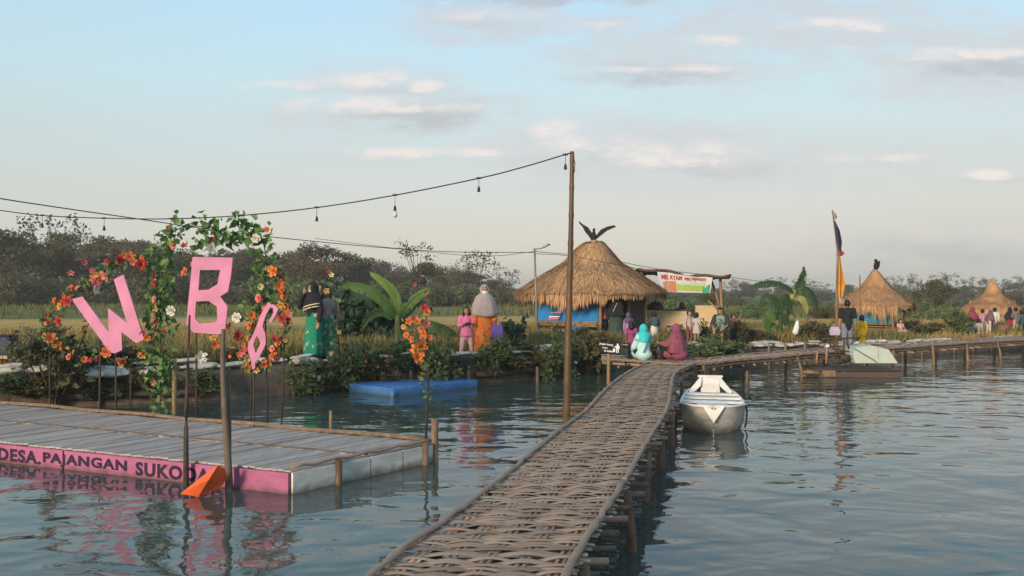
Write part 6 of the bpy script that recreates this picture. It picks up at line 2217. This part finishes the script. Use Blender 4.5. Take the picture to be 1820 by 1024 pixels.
black = cloth((.018, .018, .022)); jeans = cloth((.20, .22, .26), (.13, .145, .18), 7); white = cloth((.62, .58, .55))
def stripes(root, J, S, h, Hd):
    m = cloth((.60, .53, .42))
    c = J['chest']
    for dz in (.0, -.035):
        mb = MB()
        pts = []
        for k in range(13):
            a = math.pi * (1.0 + k / 12)
            pts.append(S(Vector((c.x + math.cos(a) * .137, c.y + math.sin(a) * .112, c.z - .035 + dz + .035 * math.cos(a)))))
        mb.tube(pts, .009 * h, 6)
        mb.build('hijab_trim', m, root, True)
green = cloth((.012, .19, .115), (.46, .40, .35), 4.2)
gr = [n for n in green.node_tree.nodes if n.type == 'VALTORGB'][0].color_ramp.elements
gr[0].position, gr[1].position = .37, .42
Yc = 20.4
def at(u, v, Y):
    p = Q(u, v, Y); return p
# couple at the left
person('woman in black headscarf and mask, green skirt, raising a hand to her face', at(557, 640, Yc), 1.76, R(-38), dict(armR='face', armL='down', turn=R(-22)), skirt=green, top=black, hijab=(black, 'tight'), cape=.10, mask=True, extra=stripes, shoes=black)
person('woman with hand on her dark hair, grey shawl, beside the woman in black', at(581, 641, Yc + .45), 1.74, R(-12), dict(armR='head', armL='down', turn=R(20)), skirt=green, top=cloth((.33, .23, .21), (.27, .25, .26), 5), hair='bob', sleeve=.4, shoes=black)
def phone(root, J, S, h, Hd):
    p = S((J['wrR'] + J['wrL']) / 2 + Vector((0, -.03, .01)))
    MB().box(p, (.13 * h * .9, .02, .075 * h * .6)).build('phone', M['black'], root)
pk = cloth((.72, .20, .36), (.64, .16, .30)); palepk = cloth((.66, .44, .42))
g = GL(829, 637)
person('girl in pink top and pale pink leggings holding a phone', at(829, 637, 21.9), 1.25, R(14), dict(armR='hold', armL='hold', leg='apart', nod=-.1), trousers=palepk, top=pk, hair='long', extra=phone, shoes=cloth((.25, .10, .09)), tophem=.10)
def bag(root, J, S, h, Hd): pass
orange_batik = cloth((.56, .05, .018), (.60, .26, .055), 8)
W = person('woman in grey headscarf, mask and long orange patterned dress', at(861, 634, 22.0), 1.76, R(10), dict(armR='down', armL='down', nod=-.05), dress=orange_batik, hijab=(cloth((.37, .30, .29), (.31, .25, .245), 6), 'wide'), cape=.20, mask=True, shoes=cloth((.20, .09, .06)))
p = at(882, 598, 21.85)
b = thing('handbag', 'purple shopping bag hanging from the hand of the woman in orange', 'bag', p)
rr = [Vector((x, y, 0)) for x, y in ((-.12, -.05), (.12, -.05), (.12, .05), (-.12, .05))]
MB().loft([[q + Vector((0, 0, -.04)) for q in rr], [q * 1.15 + Vector((.02, 0, .10)) for q in rr], [Vector((q.x * 1.05 + .02, q.y * .3, .27)) for q in rr]]).build('bag_body', cloth((.16, .08, .40)), b)
MB().tube([(-.08, 0, .26), (-.06, 0, .38), (.03, 0, .42), (.09, 0, .36), (.10, 0, .26)], .010, 6).build('handle', cloth((.16, .08, .40)), b, True)

# around the big hut
def sash(root, J, S, h, Hd):
    c = J['chest']
    MB().beam(S(c + Vector((.05, .135, -.07))), S(c + Vector((-.035, .115, .11))), .02 * h, .01).build('bag_strap', white, root)
Yh = 28.6
person('woman in black headscarf and long dark green skirt at the hut door, back turned', at(1094, 609, Yh), 1.50, R(172), dict(armR='down', armL='down'), skirt=cloth((.045, .075, .058), (.03, .05, .04)), top=black, hijab=(black, 'wide'), cape=.22, extra=sash, shoes=black, slim=1.35, capefront=False)
person('girl in lilac tunic and dark trousers standing by the hut door', at(1117, 618, 27.6), 1.05, R(165), dict(armR='down', armL='down'), trousers=black, top=cloth((.34, .20, .40), (.28, .16, .33)), hijab=(cloth((.10, .07, .14)), 'tight'), cape=.06, tophem=.14, shoes=white)
person('woman in pink headscarf half inside the hut door', at(1073, 608, Yh + .9), 1.20, R(80), dict(armR='chest'), skirt=cloth((.05, .05, .08)), top=cloth((.10, .09, .14)), hijab=(cloth((.52, .19, .17)), 'wide'), cape=.16)
mint = cloth((.44, .66, .64), (.38, .58, .57), 7); teal = cloth((.05, .52, .54), (.04, .42, .44))
pt = G(1146, 641, DECK + .02)
def strap2(root, J, S, h, Hd):
    MB().tube([S(J['shR'] + Vector((.02, .085, .03))), S(J['chest'] + Vector((.0, .122, -.02))), S(J['belly'] + Vector((.08, .14, -.05)))], .010 * h, 6).build('bag_strap', cloth((.03, .16, .17)), root, True)
person('seated woman in bright teal headscarf and pale mint tunic, seen from behind', pt + Vector((0, .18, 0)), 1.50, R(200), dict(leg='ground', armR='fwd', armL='knee', robe=mint, turn=R(-20)), trousers=black, hijab=(teal, 'tight'), cape=.05, extra=strap2, shoes=black, capefront=False)
mar = cloth((.26, .075, .115), (.20, .055, .09), 6)
pm = G(1210, 641, DECK + .02)
person('seated woman in long maroon headscarf and robe, seen from the side', pm + Vector((0, .2, 0)), 1.52, R(232), dict(leg='ground', armR='knee', armL='fwd', robe=mar, lean=.12), trousers=black, hijab=(mar, 'wide'), cape=.24, shoes=black, capefront=False)
pp = G(1126, 639, DECK + .02)
person('small child in plum coat half hidden behind the seated woman in teal', pp + Vector((.02, .5, 0)), .86, R(170), dict(), trousers=black, top=cloth((.26, .06, .15)), hair='bob', tophem=.1)
def pack(root, J, S, h, Hd):
    c = J['chest']
    MB().ell(S(c + Vector((0, .10, -.03))), (.085 * h, .05 * h, .12 * h), 12, 8).build('backpack', cloth((.05, .09, .11)), root, True)
person('child in blue shirt and white skirt with a backpack, before the counter', at(1163, 617, 28.2), 1.10, R(195), dict(armL='fwd', hem=.28), skirt=white, top=cloth((.045, .10, .13), (.035, .075, .10)), hair='short', sleeve=.45, extra=pack)
person('small child in dark shirt squatting below the counter', at(1188, 612, 28.6), .92, R(15), dict(leg='squat', armR='knee', armL='knee', nod=.2), trousers=cloth((.08, .06, .055)), top=cloth((.05, .04, .04)), hair='short')
person('stall keeper in dark maroon headscarf behind the counter', Q(1212, 606, SY + .75), 1.40, R(0), dict(armR='hold', armL='hold'), skirt=black, top=cloth((.06, .025, .04)), hijab=(cloth((.05, .02, .032)), 'wide'), cape=.18, mask=False)
person('child with face turned up, standing behind the seated woman in maroon', at(1225, 612, 27.6), 1.02, R(30), dict(), trousers=cloth((.20, .06, .06)), top=cloth((.42, .36, .33)), hair='short')
person('girl in pale checked dress standing behind the woman in maroon', at(1238, 608, 27.2), .86, R(150), dict(hem=.30), skirt=cloth((.46, .40, .38), (.36, .30, .30), 20), top=cloth((.46, .40, .38), (.36, .30, .30), 20), hair='short', sleeve=.3)
person('young man in dark open jacket, green shirt and pale shorts seated on a stool', at(1282, 612, 27.5), 1.50, R(-28), dict(leg='chair', seat=.29, armR='knee', armL='knee', lean=.14, nod=.3, tlen=.0, turn=R(-10)), trousers=cloth((.50, .44, .36)), top=cloth((.20, .29, .25)), vest=cloth((.035, .04, .05)), hair='short', sleeve=.4, shoes=cloth((.08, .05, .04)))
person('small boy in orange and navy clothes holding up one arm', at(1303, 609, 28.2), .86, R(25), dict(armL='up'), trousers=cloth((.07, .08, .16)), top=cloth((.56, .16, .05), (.10, .08, .16), 4), hair='short', sleeve=.3)
# on the sideways walkway
gm = G(1506, 624, DECK + .03)
person('man in black shirt and grey jeans walking away on the walkway', gm, gm.y / F * 91, R(176), dict(leg='step', armR='down', armL='down'), trousers=jeans, top=black, hair='short', sleeve=.42, shoes=cloth((.16, .16, .17)), slim=1.15, hk=1.0)
p = gm + Vector((-.32, .05, .54))
b = thing('carrier_bag', 'pale lilac carrier bag hanging from the hand of the man in black', 'bag', p)
MB().loft([[q + Vector((0, 0, -.12)) for q in rr], [q * 1.1 for q in rr], [Vector((q.x * .8, q.y * .3, .10)) for q in rr]]).build('bag_body', cloth((.45, .40, .55)), b)
MB().tube([(-.05, 0, .09), (0, 0, .16), (.05, 0, .09)], .008, 6).build('handle', cloth((.45, .40, .55)), b, True)
gy = G(1534, 619, DECK + .03)
yel = cloth((.82, .50, .015), (.72, .42, .012), 7)
person('girl in bright yellow outfit walking beside the man in black', gy + Vector((0, .1, 0)), gy.y / F * 57, R(184), dict(leg='step'), trousers=yel, top=yel, hair='tail', tophem=.14)
person('child in pale pink dress seated at the hut with the teal sheet', at(1600, 600, 36.2), .98, R(20), dict(leg='chair', seat=.27, armR='knee', armL='knee'), skirt=cloth((.66, .40, .35)), top=cloth((.66, .40, .35)), hair='long', sleeve=.3)
# crowd at the small right hut
Yr = 37.6
CR = [
    ('woman in long crimson headscarf at the small right hut', 1728, 594, 1.13, 175, dict(), dict(skirt=cloth((.20, .03, .07)), top=cloth((.30, .03, .08)), hijab=(cloth((.32, .03, .09)), 'wide'), cape=.22), 37.9),
    ('person in pale mauve shirt seated low before the woman in crimson', 1725, 594, 1.10, 185, dict(leg='squat'), dict(trousers=cloth((.30, .24, .24)), top=cloth((.42, .33, .36)), hair='bob'), 37.0),
    ('child in beige shirt seated beside the person in pale mauve', 1739, 594, 1.02, 170, dict(leg='squat'), dict(trousers=cloth((.16, .09, .07)), top=cloth((.42, .37, .30)), hair='short'), 37.1),
    ('person in pink shirt and grey trousers bending, seen from behind', 1748, 595, 1.06, 190, dict(lean=.15), dict(trousers=jeans, top=cloth((.46, .25, .32)), hair='short'), 37.7),
    ('woman in dusty plum headscarf leaning toward the hut', 1757, 594, 1.0, 120, dict(lean=.35, armL='fwd'), dict(trousers=cloth((.60, .45, .42)), top=cloth((.18, .08, .12)), hijab=(cloth((.17, .08, .12)), 'wide'), cape=.2), 37.4),
    ('youth with white printed shirt and brown trousers, back turned', 1768, 594, 1.10, 180, dict(), dict(trousers=cloth((.14, .10, .08)), top=cloth((.66, .62, .58)), hair='short'), 37.9),
    ('woman in black headscarf and crimson skirt under the right hut', 1795, 594, 1.12, 170, dict(), dict(skirt=cloth((.26, .03, .06)), top=black, hijab=(black, 'wide'), cape=.2), 38.2),
    ('man in grey camouflage shirt and beige trousers at the far right', 1805, 596, 1.16, 200, dict(armL='chest'), dict(trousers=cloth((.36, .29, .20)), top=cloth((.20, .18, .16), (.09, .08, .08), 12), hair='short', sleeve=.45), 37.8),
    ('person in dark teal jacket at the extreme right edge', 1815, 596, 1.05, 175, dict(), dict(trousers=black, top=cloth((.05, .10, .12)), hair='short'), 38.6),
]
for lab, u, v, h, f, po, kw, Y in CR:
    person(lab, at(u, v, Y), h, R(f), po, **kw)

# ------------------------------------------------------------------ evening haze in the air
def haze():
    m = bpy.data.materials.new('evening_haze')
    m.use_nodes = True
    nt = m.node_tree
    nt.nodes.remove(nt.nodes['Principled BSDF'])
    v = nt.nodes.new('ShaderNodeVolumePrincipled')
    v.inputs['Color'].default_value = (.90, .865, .80, 1)
    v.inputs['Density'].default_value = HAZE
    v.inputs['Anisotropy'].default_value = .1
    nt.links.new(v.outputs[0], nt.nodes['Material Output'].inputs['Volume'])
    o = MB().box((0, 950, 8), (5000, 2700, 19)).build('haze', m)
    tag(o, kind='stuff')
HAZE = .0009
haze()
